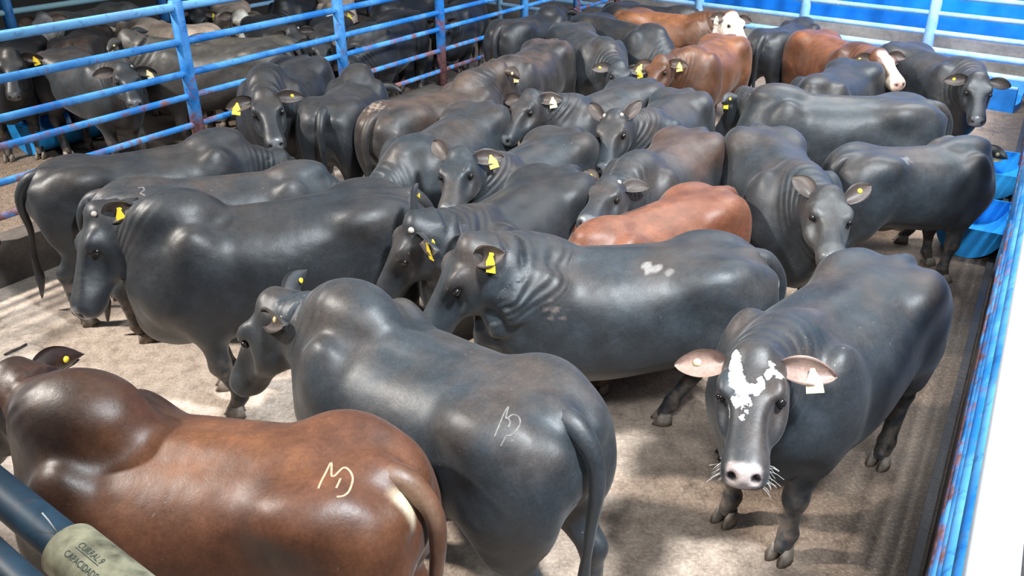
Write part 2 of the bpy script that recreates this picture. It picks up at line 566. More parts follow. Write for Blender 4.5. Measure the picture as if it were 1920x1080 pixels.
tr = bpy.data.objects.new('feed_trough', None)
tr.location = BO - BN * 0.30
col.objects.link(tr)
tag(tr, 'long blue feed trough on the floor below the rear fence, far right', 'trough')
mb = MB()
O = Vector((0, 0, 0))
trough_profile(mb, O, BD, BN, -2.4, -0.2, [(-0.16, 0.0), (-0.25, 0.34), (-0.20, 0.36), (-0.13, 0.10), (0.13, 0.10), (0.20, 0.36), (0.25, 0.34), (0.16, 0.0)])
mb.build('basin', M_TROUGH, tr)
mb = MB()
mb.tube([BD * -2.4 - BN * 0.225 + Z * 0.352, BD * -0.2 - BN * 0.225 + Z * 0.352], 0.022, 10)
mb.build('rim', M_LIGHTBLUE, tr)


def half_drum(pos, d, length, r, label, group):
    """plastic drum sawn in half lengthwise and laid open side up"""
    root = bpy.data.objects.new('drum_feeder', None)
    root.location = pos
    col.objects.link(root)
    tag(root, label, 'feeder', group)
    n = Vector((d.y, -d.x, 0))
    mb = MB()
    NS, NL = 24, 16
    outer, inner = [], []
    for i in range(NL + 1):
        u = i / NL
        rr = r * (1 + 0.02 * math.cos(u * 2 * math.pi * 3))
        for k in range(NS + 1):
            th = math.pi * k / NS
            for lst, q in ((outer, rr), (inner, rr - 0.012)):
                lst.append(d * (u * length) - n * (q * math.cos(th)) + Z * (r * 1.02 - q * math.sin(th)))
    w = NS + 1
    fs = [(i * w + k, i * w + k + 1, (i + 1) * w + k + 1, (i + 1) * w + k) for i in range(NL) for k in range(NS)]
    b0 = len(outer)
    mb.add(outer + inner, fs + [tuple(j + b0 for j in q)[::-1] for q in fs], True)
    mb.add([], [])
    for i in range(NL):
        for k in (0, NS):
            mb.f.append((i * w + k, (i + 1) * w + k, (i + 1) * w + k + b0, i * w + k + b0))
            mb.s.append(False)
    mb.build('shell', M_TUB, root)
    for u, sgn in ((0.0, 1), (length, -1)):
        mb = MB()
        ring = [d * u - n * (r * 1.02 * math.cos(math.pi * k / NS)) + Z * (r * 1.02 - r * 1.02 * math.sin(math.pi * k / NS)) for k in range(NS + 1)]
        ring2 = [p + d * sgn * 0.014 for p in ring]
        mb.add(ring + ring2, [tuple(range(w)), tuple(range(2 * w - 1, w - 1, -1))] + [(k, k + 1, k + 1 + w, k + w) for k in range(NS)] + [(NS, 0, w, NS + w)])
        mb.build('end_plate', M_TUB, root)
    return root


half_drum(Vector((4.05, 6.70, 0)), FD, 0.9, 0.27, 'half blue plastic drum lying behind a foreleg of the grey bull, right', 'sawn drum feeders')
half_drum(Vector((5.00, 8.12, 0)), FD, 0.9, 0.27, 'half blue plastic drum farther back against the right kerb, mostly hidden', 'sawn drum feeders')
half_drum(Vector((-5.90, 9.75, 0)), FD, 1.1, 0.33, 'blue tub on the floor of the neighbouring pen, behind the left fence', 'sawn drum feeders')

# stencilled sleeve on the front rail
S0 = GO + Z * 1.97
SD = -GD
sl = bpy.data.objects.new('pipe_sleeve', None)
SLP = S0 - GD * -0.0
sl.location = SLP
col.objects.link(sl)
tag(sl, 'grimy off-white plastic sleeve with stencilled words round the top rail, bottom left', 'sign')
sfr = Matrix((SD, Z.cross(SD), Z)).transposed()
lf = Matrix((Z.cross(SD), Z, SD)).transposed()       # lathe axis along the rail
mb = MB()
SLEEVE0, SLEEVE1, SLR = 0.195, 0.70, 0.057
mb.lathe([(0.046, SLEEVE0), (SLR - 0.003, SLEEVE0), (SLR, SLEEVE0 + 0.004), (SLR, SLEEVE1), (0.046, SLEEVE1)], 40, (0, 0, 0), lf)
mb.build('sleeve', M_PVC, sl)


def stencil(text, size, along, up_deg, parent, extra_underline=False):
    cu = bpy.data.curves.new('t', 'FONT')
    cu.body = text
    cu.size = size
    ob = bpy.data.objects.new('t', cu)
    dg = bpy.context.evaluated_depsgraph_get()
    col.objects.link(ob)
    dg.update()
    me = bpy.data.meshes.new_from_object(ob.evaluated_get(dg))
    bpy.data.objects.remove(ob)
    bm_v = [v.co.copy() for v in me.vertices]
    fcs = [tuple(p.vertices) for p in me.polygons]
    side = Z.cross(SD)
    def wrap(x, y):
        th = R(up_deg) - y / SLR
        return SD * (along + x) + (side * math.cos(th) + Z * math.sin(th)) * (SLR + 0.0008)
    mb = MB()
    mb.add([wrap(v.x, v.y) for v in bm_v], fcs)
    wid = max(v.x for v in bm_v)
    if extra_underline:
        for i in range(10):
            a, c = wid * i / 10, wid * (i + 1) / 10
            mb.add([wrap(a, -size * 0.22), wrap(c, -size * 0.22), wrap(c, -size * 0.15), wrap(a, -size * 0.15)], [(0, 1, 2, 3)])
    return mb.build('lettering', M_INK, parent)


p = stencil('CURRAL 9', 0.018, SLEEVE0 + 0.070, 98, sl, True)
p = stencil('CAPACIDADE', 0.018, SLEEVE0 + 0.060, 124, sl)
mb = MB()
mb.tube([SD * (SLEEVE0 - 0.012) + Z * 0.046 + Z.cross(SD) * -0.008, SD * (SLEEVE0 - 0.022) + Z * 0.075 - Z.cross(SD) * 0.012, SD * (SLEEVE0 - 0.035) + Z * 0.088 - Z.cross(SD) * 0.014], 0.0016, 6)
mb.build('cable_tie', M_WHISKER, sl)


# ------------------------------------------------------------------ cattle
def dense(xs, *cols, n=90):
    xs = np.asarray(xs, float)
    u = np.linspace(xs[0], xs[-1], n)
    out = [u]
    for c in cols:
        c = np.asarray(c, float)
        h = np.diff(xs)
        dl = np.diff(c) / h
        m = np.zeros_like(c)
        m[0], m[-1] = dl[0], dl[-1]
        for i in range(1, len(c) - 1):
            m[i] = 0 if dl[i - 1] * dl[i] <= 0 else 2 * dl[i - 1] * dl[i] / (dl[i - 1] + dl[i])
        k = np.clip(np.searchsorted(xs, u, side='right') - 1, 0, len(xs) - 2)
        t = (u - xs[k]) / h[k]
        out.append((2 * t**3 - 3 * t**2 + 1) * c[k] + (t**3 - 2 * t**2 + t) * h[k] * m[k] +
                   (-2 * t**3 + 3 * t**2) * c[k + 1] + (t**3 - t**2) * h[k] * m[k + 1])
    return out


TORSO = dense([-0.94, -0.90, -0.84, -0.74, -0.60, -0.45, -0.20, 0.10, 0.35, 0.55, 0.70, 0.82, 0.90, 0.94],
              [1.08, 1.18, 1.25, 1.295, 1.32, 1.325, 1.305, 1.285, 1.285, 1.285, 1.25, 1.17, 1.05, 0.96],
              [0.96, 0.88, 0.80, 0.72, 0.67, 0.635, 0.595, 0.545, 0.52, 0.51, 0.53, 0.60, 0.70, 0.78],
              [0.08, 0.16, 0.235, 0.28, 0.30, 0.315, 0.345, 0.365, 0.345, 0.31, 0.26, 0.19, 0.12, 0.05])
HEAD = dense([-0.05, 0.00, 0.06, 0.13, 0.20, 0.27, 0.34, 0.41, 0.465, 0.505, 0.53, 0.545],
             [0.070, 0.108, 0.120, 0.122, 0.118, 0.104, 0.090, 0.083, 0.085, 0.084, 0.066, 0.034],
             [-0.03, 0.012, 0.026, 0.031, 0.028, 0.020, 0.012, 0.006, 0.002, -0.008, -0.026, -0.050],
             [-0.17, -0.20, -0.225, -0.232, -0.225, -0.205, -0.183, -0.166, -0.156, -0.146, -0.128, -0.095])


class Field:
    def __init__(self, lo, hi, h):
        self.h = h
        self.lo = np.asarray(lo, float)
        n = np.ceil((np.asarray(hi) - self.lo) / h).astype(int) + 1
        self.ax = [(self.lo[i] + h * np.arange(n[i])).astype(np.float32) for i in range(3)]
        self.F = np.full(n, 0.35, np.float32)

    def box(self, lo, hi, pad):
        sl = []
        for i in range(3):
            a = int(np.clip(np.floor((lo[i] - pad - self.lo[i]) / self.h), 0, len(self.ax[i]) - 1))
            b = int(np.clip(np.ceil((hi[i] + pad - self.lo[i]) / self.h) + 1, a + 1, len(self.ax[i])))
            sl.append(slice(a, b))
        X = self.ax[0][sl[0]][:, None, None]
        Y = self.ax[1][sl[1]][None, :, None]
        Z = self.ax[2][sl[2]][None, None, :]
        return tuple(sl), X, Y, Z

    def union(self, sl, d, k):
        a = self.F[sl]
        h = np.maximum(k - np.abs(a - d), 0) / k
        self.F[sl] = np.minimum(a, d) - h * h * k * 0.25

    def cut(self, sl, d, k):
        a = self.F[sl]
        d = -d
        h = np.maximum(k - np.abs(a - d), 0) / k
        self.F[sl] = np.maximum(a, d) + h * h * k * 0.25

    def ellipsoid(self, c, r, k=0.08, M=None, cut=False):
        c = np.asarray(c, float)
        rm = max(r)
        ext = np.array(r) if M is None else np.sqrt(((np.asarray(M) * np.asarray(r)[:, None])**2).sum(0))
        sl, X, Y, Z = self.box(c - ext, c + ext, k + 0.02)
        x, y, z = X - c[0], Y - c[1], Z - c[2]
        if M is not None:
            M = np.asarray(M, float)
            x, y, z = (M[0, 0] * x + M[0, 1] * y + M[0, 2] * z, M[1, 0] * x + M[1, 1] * y + M[1, 2] * z,
                       M[2, 0] * x + M[2, 1] * y + M[2, 2] * z)
        q = np.sqrt((x / r[0])**2 + (y / r[1])**2 + (z / r[2])**2) + 1e-6
        g = np.sqrt((x / r[0]**2)**2 + (y / r[1]**2)**2 + (z / r[2]**2)**2) + 1e-6
        d = q * (q - 1) / g
        (self.cut if cut else self.union)(sl, d.astype(np.float32), k)

    def cone(self, a, b, ra, rb, k=0.05):
        a, b = np.asarray(a, float), np.asarray(b, float)
        r = max(ra, rb)
        sl, X, Y, Z = self.box(np.minimum(a, b) - r, np.maximum(a, b) + r, k + 0.02)
        ab = b - a
        t = np.clip(((X - a[0]) * ab[0] + (Y - a[1]) * ab[1] + (Z - a[2]) * ab[2]) / (ab @ ab), 0, 1)
        d = np.sqrt((X - a[0] - t * ab[0])**2 + (Y - a[1] - t * ab[1])**2 + (Z - a[2] - t * ab[2])**2) - (ra + (rb - ra) * t)
        self.union(sl, d.astype(np.float32), k)

    def loft(self, tab, lx, org, M, p, k, lo, hi):
        """tube of varying section along the first axis of frame M: half width, top and bottom per station"""
        u0, w0, t0, b0 = tab
        sl, X, Y, Z = self.box(lo, hi, k + 0.03)
        x, y, z = X - org[0], Y - org[1], Z - org[2]
        if M is not None:
            x, y, z = (M[0, 0] * x + M[0, 1] * y + M[0, 2] * z, M[1, 0] * x + M[1, 1] * y + M[1, 2] * z,
                       M[2, 0] * x + M[2, 1] * y + M[2, 2] * z)
        u = x / lx
        w = np.interp(u, u0, w0)
        t = np.interp(u, u0, t0)
        b = np.interp(u, u0, b0)
        hh = (t - b) * 0.5
        q = (np.abs(y / w)**p + np.abs((z - (t + b) * 0.5) / hh)**p)**(1 / p)
        d = (q - 1) * np.minimum(w, hh)
        e = np.maximum(np.maximum(u0[0] - u, u - u0[-1]), 0) * lx
        d = np.where(e > 0, np.sqrt(np.maximum(d, 0)**2 + e**2), d)
        self.union(sl, d.astype(np.float32), k)

    def curve_loft(self, pts, ups, w, t, b, p, k):
        """same, along a bent line of points"""
        pts, ups = np.asarray(pts, float), np.asarray(ups, float)
        r = max(max(t), max(b), max(w))
        sl, X, Y, Z = self.box(pts.min(0) - r, pts.max(0) + r, k + 0.02)
        shp = np.broadcast(X, Y, Z).shape
        best = np.full(shp, 9.0, np.float32)
        out = np.full(shp, 9.0, np.float32)
        for i in range(len(pts) - 1):
            a, ab = pts[i], pts[i + 1] - pts[i]
            s = ((X - a[0]) * ab[0] + (Y - a[1]) * ab[1] + (Z - a[2]) * ab[2]) / (ab @ ab)
            tt = np.clip(s, 0, 1)
            dx, dy, dz = X - a[0] - tt * ab[0], Y - a[1] - tt * ab[1], Z - a[2] - tt * ab[2]
            d2 = dx * dx + dy * dy + dz * dz
            f = ab / np.linalg.norm(ab)
            up = ups[i] + (ups[i + 1] - ups[i]) * 0.5
            up = up - f * (up @ f)
            up /= np.linalg.norm(up)
            sd = np.cross(up, f)
            y = dx * sd[0] + dy * sd[1] + dz * sd[2]
            z = dx * up[0] + dy * up[1] + dz * up[2]
            e = dx * f[0] + dy * f[1] + dz * f[2]
            ww = w[i] + (w[i + 1] - w[i]) * tt
            tp = t[i] + (t[i + 1] - t[i]) * tt
            bt = b[i] + (b[i + 1] - b[i]) * tt
            hh = np.maximum((tp + bt) * 0.5, 0.01)
            zz = z - (tp - bt) * 0.5
            q = (np.abs(y / ww)**p + np.abs(zz / hh)**p)**(1 / p)
            d = (q - 1) * np.minimum(ww, hh)
            d = np.where(np.abs(e) > 1e-5, np.sqrt(np.maximum(d, 0)**2 + e * e), d)
            m = d2 < best
            best = np.where(m, d2, best)
            out = np.minimum(out, d)
        self.union(sl, out.astype(np.float32), k)

    def surface(self):
        F = self.F
        nx, ny, nz = F.shape
        s = F < 0
        c = np.zeros((nx - 1, ny - 1, nz - 1), np.uint8)
        for i in (0, 1):
            for j in (0, 1):
                for l in (0, 1):
                    c += s[i:nx - 1 + i, j:ny - 1 + j, l:nz - 1 + l]
        act = (c > 0) & (c < 8)
        idx = np.argwhere(act)
        vid = np.full(act.shape, -1, np.int64)
        vid[act] = np.arange(len(idx))
        acc = np.zeros((len(idx), 3))
        cnt = np.zeros(len(idx))
        corner = [(i, j, l) for i in (0, 1) for j in (0, 1) for l in (0, 1)]
        val = {o: F[idx[:, 0] + o[0], idx[:, 1] + o[1], idx[:, 2] + o[2]] for o in corner}
        for o in corner:
            for axis in range(3):
                if o[axis] == 0:
                    o2 = list(o)
                    o2[axis] = 1
                    a, b = val[o], val[tuple(o2)]
                    m = (a < 0) != (b < 0)
                    t = a / np.where(a == b, 1, a - b)
                    pos = np.tile(np.array(o, float), (len(idx), 1))
                    pos[:, axis] += t
                    acc[m] += pos[m]
                    cnt[m] += 1
        V = (idx + acc / cnt[:, None]) * self.h + self.lo
        quads = []
        for axis in range(3):
            a1, a2 = (axis + 1) % 3, (axis + 2) % 3
            sa = [slice(1, -1)] * 3
            sb = [slice(1, -1)] * 3
            sa[axis] = slice(0, -1)
            sb[axis] = slice(1, None)
            A, B = s[tuple(sa)], s[tuple(sb)]
            e = np.argwhere(A != B)
            off = np.ones(3, int)
            off[axis] = 0
            e = e + off
            inside = s[e[:, 0], e[:, 1], e[:, 2]]
            q = []
            for d1, d2 in ((-1, -1), (0, -1), (0, 0), (-1, 0)):
                cc = e.copy()
                cc[:, a1] += d1
                cc[:, a2] += d2
                q.append(vid[cc[:, 0], cc[:, 1], cc[:, 2]])
            q = np.stack(q, 1)
            q[~inside] = q[~inside][:, ::-1]
            quads.append(q)
        Q = np.concatenate(quads)
        for it in range(2):
            E = np.concatenate([Q[:, [0, 1]], Q[:, [1, 2]], Q[:, [2, 3]], Q[:, [3, 0]]])
            sm = np.zeros_like(V)
            for ax in range(3):
                sm[:, ax] = np.bincount(E[:, 0], V[E[:, 1], ax], len(V)) + np.bincount(E[:, 1], V[E[:, 0], ax], len(V))
            dg = np.bincount(E[:, 0], minlength=len(V)) + np.bincount(E[:, 1], minlength=len(V))
            V = V * 0.5 + 0.5 * sm / dg[:, None]
        return V, Q


def unit(v):
    v = np.asarray(v, float)
    return v / np.linalg.norm(v)


def smooth01(x, a, b):
    t = np.clip((x - a) / (b - a), 0, 1)
    return t * t * (3 - 2 * t)


def hoof_mesh():
    mb = MB()
    for sgn in (-1, 1):
        rows = []
        for z, xf, xb, w in ((0.085, 0.030, -0.040, 0.018), (0.05, 0.055, -0.045, 0.027), (0.0, 0.085, -0.050, 0.034)):
            row = []
            for k in range(12):
                th = 2 * math.pi * k / 12
                cx, sx = math.cos(th), math.sin(th)
                x = (xf + xb) / 2 + cx * (xf - xb) / 2
                y = sgn * (0.036) + sx * w * (1 - 0.35 * max(0, cx) ** 2)
                row.append((x, y, z))
            rows.append(row)
        vs = [p for r_ in rows for p in r_]
        fs = [(i * 12 + k, (i + 1) * 12 + k, (i + 1) * 12 + (k + 1) % 12, i * 12 + (k + 1) % 12) for i in range(2) for k in range(12)]
        fs.append(tuple(range(12)))
        fs.append(tuple(range(35, 23, -1)))
        mb.add(vs, fs, True)
    return mb.mesh('hoof')


HOOF = hoof_mesh()
HOOF.materials.append(M_HOOF)
_eb = MB()
_eb.lathe([(0.0, -0.024)] + [(0.024 * math.sin(math.pi * i / 10), -0.024 * math.cos(math.pi * i / 10)) for i in range(1, 10)] + [(0.0, 0.024)], 16)
EYE = _eb.mesh('eye')
EYE.materials.append(M_EYE)

COATS = {  # base, faded blotches
    'black': ((0.013, 0.0155, 0.019), (0.034, 0.025, 0.020)),
    'grey': ((0.021, 0.026, 0.031), (0.052, 0.036, 0.028)),
    'brownblack': ((0.022, 0.020, 0.020), (0.085, 0.052, 0.036)),
    'red': ((0.075, 0.026, 0.012), (0.14, 0.051, 0.019)),
    'orange': ((0.125, 0.046, 0.018), (0.22, 0.080, 0.030)),
    'rust': ((0.145, 0.048, 0.024), (0.21, 0.078, 0.040)),
    'dun': ((0.095, 0.088, 0.078), (0.17, 0.15, 0.12)),
    'cream': ((0.52, 0.40, 0.31), (0.40, 0.27, 0.19)),
}


def make_bull(b):
    rs = np.random.RandomState(b['seed'])
    S, lx = b['s'], b['lx']
    hump = b.get('hump', 0.6)
    fat = b.get('fat', 1.0)
    vox = b.get('vox', 0.02)
    P, Nn = np.array(b['poll']), np.array(b['nose'])
    nb = np.array([0.50 * lx, 0, 1.00])
    hx = unit(Nn - P)
    nd = unit(P - nb)
    ref = np.array([0, 0, 1.0]) + nd * 0.6
    hz = unit(ref - hx * (ref @ hx))
    hy = np.cross(hz, hx)
    if b.get('roll'):
        a = R(b['roll'])
        hy, hz = hy * math.cos(a) + hz * math.sin(a), hz * math.cos(a) - hy * math.sin(a)
    HM = np.array([hx, hy, hz])
    H0 = P - hz * 0.02
    HS = b.get('hs', 1.08)
    hw = lambda p: H0 + HS * (p[0] * hx + p[1] * hy + p[2] * hz)
    hend = H0 + hx * 0.56 * HS
    lo = np.minimum([-1.02 * lx, -0.46, 0.05], np.minimum(H0, hend) - 0.27)
    hi = np.maximum([1.0 * lx, 0.46, 1.52], np.maximum(H0, hend) + 0.2)
    lo[2] = max(lo[2], 0.02)
    f = Field(lo, hi, vox / S)
    # trunk
    f.loft((TORSO[0], TORSO[3] * fat, TORSO[1], TORSO[2] - (fat - 1) * 0.15), lx, (0, 0, 0), None, 2.35, 0.02,
           (-0.95 * lx, -0.40 * fat, 0.48), (0.95 * lx, 0.40 * fat, 1.36))
    for s in (-1, 1):
        f.ellipsoid((-0.66 * lx, s * 0.180 * fat, 0.955), (0.25, 0.14 * fat, 0.36), 0.10)       # thigh
        f.ellipsoid((-0.50 * lx, s * 0.235 * fat, 1.225), (0.10, 0.06, 0.06), 0.16)      # hook bone
        f.ellipsoid((-0.86 * lx, s * 0.115, 1.17), (0.06, 0.05, 0.06), 0.08)       # pin bone
        f.ellipsoid((0.50 * lx, s * 0.235 * fat, 0.98), (0.17, 0.11, 0.32), 0.09)        # shoulder
        f.ellipsoid((0.70 * lx, s * 0.17, 0.88), (0.13, 0.11, 0.15), 0.10)         # point of the shoulder
        f.ellipsoid((-0.34 * lx, s * 0.445 * fat, 1.10), (0.13, 0.075, 0.12), 0.12, cut=True)   # flank hollow
        f.ellipsoid((0.27 * lx, s * 0.45 * fat, 0.97), (0.06, 0.08, 0.22), 0.10, cut=True)     # behind the shoulder
    f.ellipsoid((0.12 * lx, 0, 1.262), (0.36, 0.05, 0.04), 0.09)                  # ridge behind the hump
    f.ellipsoid((-0.76 * lx, 0, 1.26), (0.10, 0.055, 0.06), 0.07)                  # tail head
    if hump > 0:
        f.ellipsoid((0.58 * lx, 0, 1.27 + 0.04 * hump), (0.22 + 0.03 * hump, 0.125 + 0.045 * hump, 0.07 + 0.08 * hump), 0.09)
    f.ellipsoid((0.74 * lx, 0, 0.66), (0.17, 0.10, 0.14), 0.12)                    # brisket
    f.ellipsoid((-0.22 * lx, 0, 0.585), (0.16, 0.06, 0.07), 0.08)                  # sheath
    # legs
    st = b.get('stride')
    if st is None:
        st = rs.uniform(-0.10, 0.10, 4)
    hooves = []
    for i, s in enumerate((1, -1)):
        d = st[i]
        x = 0.54 * lx
        f.cone((x + 0.05, s * 0.20, 0.86), (x - 0.04, s * 0.205, 0.66), 0.14, 0.105, 0.06)
        f.cone((x - 0.03, s * 0.20, 0.68), (x + d * 0.4, s * 0.185, 0.40), 0.095, 0.062, 0.05)
        f.ellipsoid((x + d * 0.4 + 0.005, s * 0.185, 0.385), (0.062, 0.06, 0.07), 0.04)
        f.cone((x + d * 0.4, s * 0.185, 0.37), (x + d - 0.005, s * 0.18, 0.16), 0.052, 0.042, 0.03)
        f.ellipsoid((x + d - 0.01, s * 0.18, 0.145), (0.052, 0.05, 0.05), 0.03)
        f.cone((x + d, s * 0.18, 0.14), (x + d + 0.035, s * 0.18, 0.07), 0.045, 0.048, 0.03)
        hooves.append((x + d + 0.035, s * 0.18))
    for i, s in enumerate((1, -1)):
        d = st[2 + i]
        x = -0.72 * lx
        f.cone((x + 0.10, s * 0.19, 0.86), (x + 0.05, s * 0.195, 0.68), 0.165, 0.115, 0.08)
        f.cone((x + 0.06, s * 0.195, 0.70), (x - 0.07 + d * 0.5, s * 0.18, 0.49), 0.11, 0.06, 0.05)
        f.ellipsoid((x - 0.085 + d * 0.5, s * 0.18, 0.49), (0.062, 0.052, 0.07), 0.04)
        f.cone((x - 0.075 + d * 0.5, s * 0.18, 0.46), (x - 0.035 + d, s * 0.175, 0.17), 0.056, 0.045, 0.03)
        f.ellipsoid((x - 0.035 + d, s * 0.175, 0.15), (0.054, 0.05, 0.05), 0.03)
        f.cone((x - 0.03 + d, s * 0.175, 0.14), (x + 0.01 + d, s * 0.175, 0.07), 0.046, 0.05, 0.03)
        hooves.append((x + 0.01 + d, s * 0.175))
    # neck
    hb = H0 + hx * 0.05 - hz * 0.10
    back = unit(-hx * 0.75 - nd * 0.8)
    L = np.linalg.norm(hb - nb)
    b1 = nb + np.array([0.36 * L, 0, 0.04])
    b2 = hb + back * 0.36 * L
    ts = np.linspace(0, 1, 9)
    C3 = lambda t: (1 - t)**3 * nb + 3 * (1 - t)**2 * t * b1 + 3 * (1 - t) * t * t * b2 + t**3 * hb
    pts = np.array([C3(t) for t in ts])
    zu = np.array([0, 0, 1.0])
    ups = np.array([unit(zu * (1 - t**1.5) + hz * t**1.5) for t in ts])
    wN = 0.225 * (1 - ts) + 0.112 * ts + 0.03 * np.sin(math.pi * ts)
    tN = 0.25 * (1 - ts) + 0.105 * ts + 0.035 * np.sin(math.pi * ts)
    bN = 0.34 * (1 - ts) + 0.13 * ts + 0.03 * np.sin(math.pi * ts)
    f.curve_loft(pts, ups, wN, tN, bN, 2.2, 0.10)
    dl = b.get('dewlap', 1.0)
    f.curve_loft(pts, ups, 0.05 + 0.05 * (1 - ts), np.zeros(9) + 0.02, (0.46 * (1 - ts) + (0.17 + 0.05 * np.sin(math.pi * ts)) * ts) * (0.8 + 0.2 * dl), 2.0, 0.09)
    hr = lambda *r: tuple(q * HS for q in r)
    # head
    f.loft(tuple(q * HS for q in HEAD), 1.0, H0, HM, 2.5, 0.07,
           np.minimum(H0, hend) - 0.27, np.maximum(H0, hend) + 0.18)
    for s in (-1, 1):
        f.ellipsoid(hw((0.165, s * 0.098, 0.0)), hr(0.055, 0.028, 0.034), 0.05, HM)    # brow
        f.ellipsoid(hw((0.17, s * 0.075, -0.13)), hr(0.13, 0.05, 0.09), 0.06, HM)     # cheek
        f.ellipsoid(hw((0.30, s * 0.10, -0.05)), hr(0.09, 0.03, 0.05), 0.05, HM, cut=True)
        if vox < 0.018:
            f.ellipsoid(hw((0.205, s * 0.128, -0.030)), hr(0.034, 0.022, 0.024), 0.02, HM, cut=True)
        f.ellipsoid(hw((0.535, s * 0.040, -0.048)), hr(0.026, 0.018, 0.018), 0.012, HM, cut=True)  # nostril
    f.ellipsoid(hw((0.005, 0, 0.012)), hr(0.05, 0.06, 0.035), 0.07, HM)               # poll
    f.ellipsoid(hw((0.45, 0, -0.140)), hr(0.055, 0.045, 0.028), 0.03, HM)             # chin
    V, Q = f.surface()
    # keep away from the ground so the hooves carry the animal
    nbody = len(V)
    faces = [tuple(q) for q in Q.tolist()]
    inner = np.zeros(nbody)
    extraV, extraF, innerE, tailE = [], [], [], []

    def push(vs, fs, inn, tl):
        o = nbody + len(extraV)
        extraV.extend(vs)
        extraF.extend([tuple(i + o for i in q) for q in fs])
        innerE.extend(inn)
        tailE.extend(tl)

    # ears
    ear_mid = {}
    for s, e in ((1, b.get('earL', (0, 0))), (-1, b.get('earR', (0, 0)))):
        droop, sweep = R(e[0]), R(e[1])
        d = unit(hy * s * math.cos(droop) * math.cos(sweep) - hz * math.sin(droop) - hx * math.sin(sweep) * 1.0)
        n = hx * 0.75 + hz * 0.75
        n = unit(n - d * (n @ d))
        wv = np.cross(d, n)
        root = hw((0.035, s * 0.085, -0.035))
        NU, NV = 12, 8
        vs, inn = [], []
        for side in (0, 1):
            for i in range(NU + 1):
                u = i / NU
                wid = 0.070 * (math.sin(math.pi * min(1, 0.16 + 0.84 * u ** 0.9)) ** 0.75) + 0.004
                for j in range(NV + 1):
                    q = -1 + 2 * j / NV
                    cup = 0.05 * (1 - u * 0.55) * (q * q) + 0.015 * math.sin(math.pi * u)
                    th = 0.007 * (1 - q ** 4) + 0.001
                    p = root + d * (0.02 + 0.225 * u) + wv * (q * wid * (1 - 0.25 * (1 - u))) + n * (cup - 0.03 + (th if side else -th)) - zu * 0.03 * u * u
                    vs.append(p)
                    inn.append(1.0 if side else 0.0)
        fs = []
        m = (NU + 1) * (NV + 1)
        for i in range(NU):
            for j in range(NV):
                a = i * (NV + 1) + j
                q4 = (a, a + 1, a + NV + 2, a + NV + 1)
                flip = (s > 0)
                fs.append(q4 if flip else q4[::-1])
                q5 = tuple(k + m for k in q4)
                fs.append(q5[::-1] if flip else q5)
        rim = [i * (NV + 1) for i in range(NU + 1)] + [NU * (NV + 1) + j for j in range(1, NV + 1)] + [i * (NV + 1) + NV for i in range(NU - 1, -1, -1)]
        for a, c in zip(rim[:-1], rim[1:]):
            fs.append((a, c, c + m, a + m))
        push(vs, fs, inn, [0] * len(vs))
        ear_mid[s] = (root + d * 0.145 - n * 0.010 - zu * 0.008, d, n, wv)
    # tail
    sw = b.get('tail', (0, 0))
    tx = -0.80 * lx
    tp = [(tx + 0.03, 0, 1.262), (tx - 0.07, sw[0] * 0.05, 1.245), (tx - 0.135 - 0.02 * lx, sw[0] * 0.15, 1.14), (tx - 0.155 - 0.02 * lx, sw[0] * 0.3, 1.0),
          (tx - 0.155, sw[0] * 0.6, 0.80), (tx - 0.15 + sw[1] * 0.5, sw[0] * 0.9, 0.62), (tx - 0.15 + sw[1] * 0.9, sw[0], 0.50), (tx - 0.15 + sw[1], sw[0] * 1.05, 0.32), (tx - 0.15 + sw[1] - 0.03, sw[0] * 1.1, 0.13)]
    tr = [0.06, 0.052, 0.040, 0.034, 0.026, 0.021, 0.028, 0.038, 0.006]
    tpd, trd = [], []
    for i in range(len(tp) - 1):
        for k in range(4):
            t = k / 4
            p0, p1, p2, p3 = [np.array(tp[min(max(j, 0), len(tp) - 1)]) for j in (i - 1, i, i + 1, i + 2)]
            tpd.append(0.5 * ((2 * p1) + (-p0 + p2) * t + (2 * p0 - 5 * p1 + 4 * p2 - p3) * t * t + (-p0 + 3 * p1 - 3 * p2 + p3) * t**3))
            trd.append(tr[i] * (1 - t) + tr[i + 1] * t)
    tpd.append(np.array(tp[-1]))
    trd.append(tr[-1])
    tb = MB()
    tb.tube(tpd, 0, 10, True, trd)
    push([np.array(v) for v in tb.v], tb.f, [0] * len(tb.v), [1] * len(tb.v))
    AV = np.concatenate([V, np.array(extraV)])
    faces += extraF
    n = len(AV)
    # --- attributes, all in the animal's own coordinates
    hl = (AV - H0) @ HM.T / HS
    ishead = np.zeros(n)
    inb = (hl[:, 0] > -0.06) & (hl[:, 0] < 0.60) & (np.abs(hl[:, 1]) < 0.16) & (hl[:, 2] > -0.27) & (hl[:, 2] < 0.10)
    ishead[:nbody] = inb[:nbody] * smooth01(hl[:nbody, 0] - hl[:nbody, 2] * 0.25, -0.02, 0.06)
    ear_in = np.concatenate([np.zeros(nbody), np.array(innerE)])
    istail = np.concatenate([np.zeros(nbody), np.array(tailE)])
    base, fadec = [np.array(c) for c in COATS[b['coat']]]
    if 'tint' in b:
        base, fadec = base * np.array(b['tint']), fadec * np.array(b['tint'])
    coat = np.tile(base, (n, 1))
    coat2 = np.tile(fadec, (n, 1))
    z, x, y = AV[:, 2], AV[:, 0], AV[:, 1]
    if b['coat'] in ('red', 'orange', 'rust'):
        fr = smooth01(x, 0.15 * lx, 0.50 * lx) * b.get('darkfront', 0.45) + 0.12 * smooth01(-z, -0.75, -0.35)
        if b['coat'] == 'rust':
            fr *= 0
        coat *= (1 - fr)[:, None]
        coat2 *= (1 - fr * 0.8)[:, None]
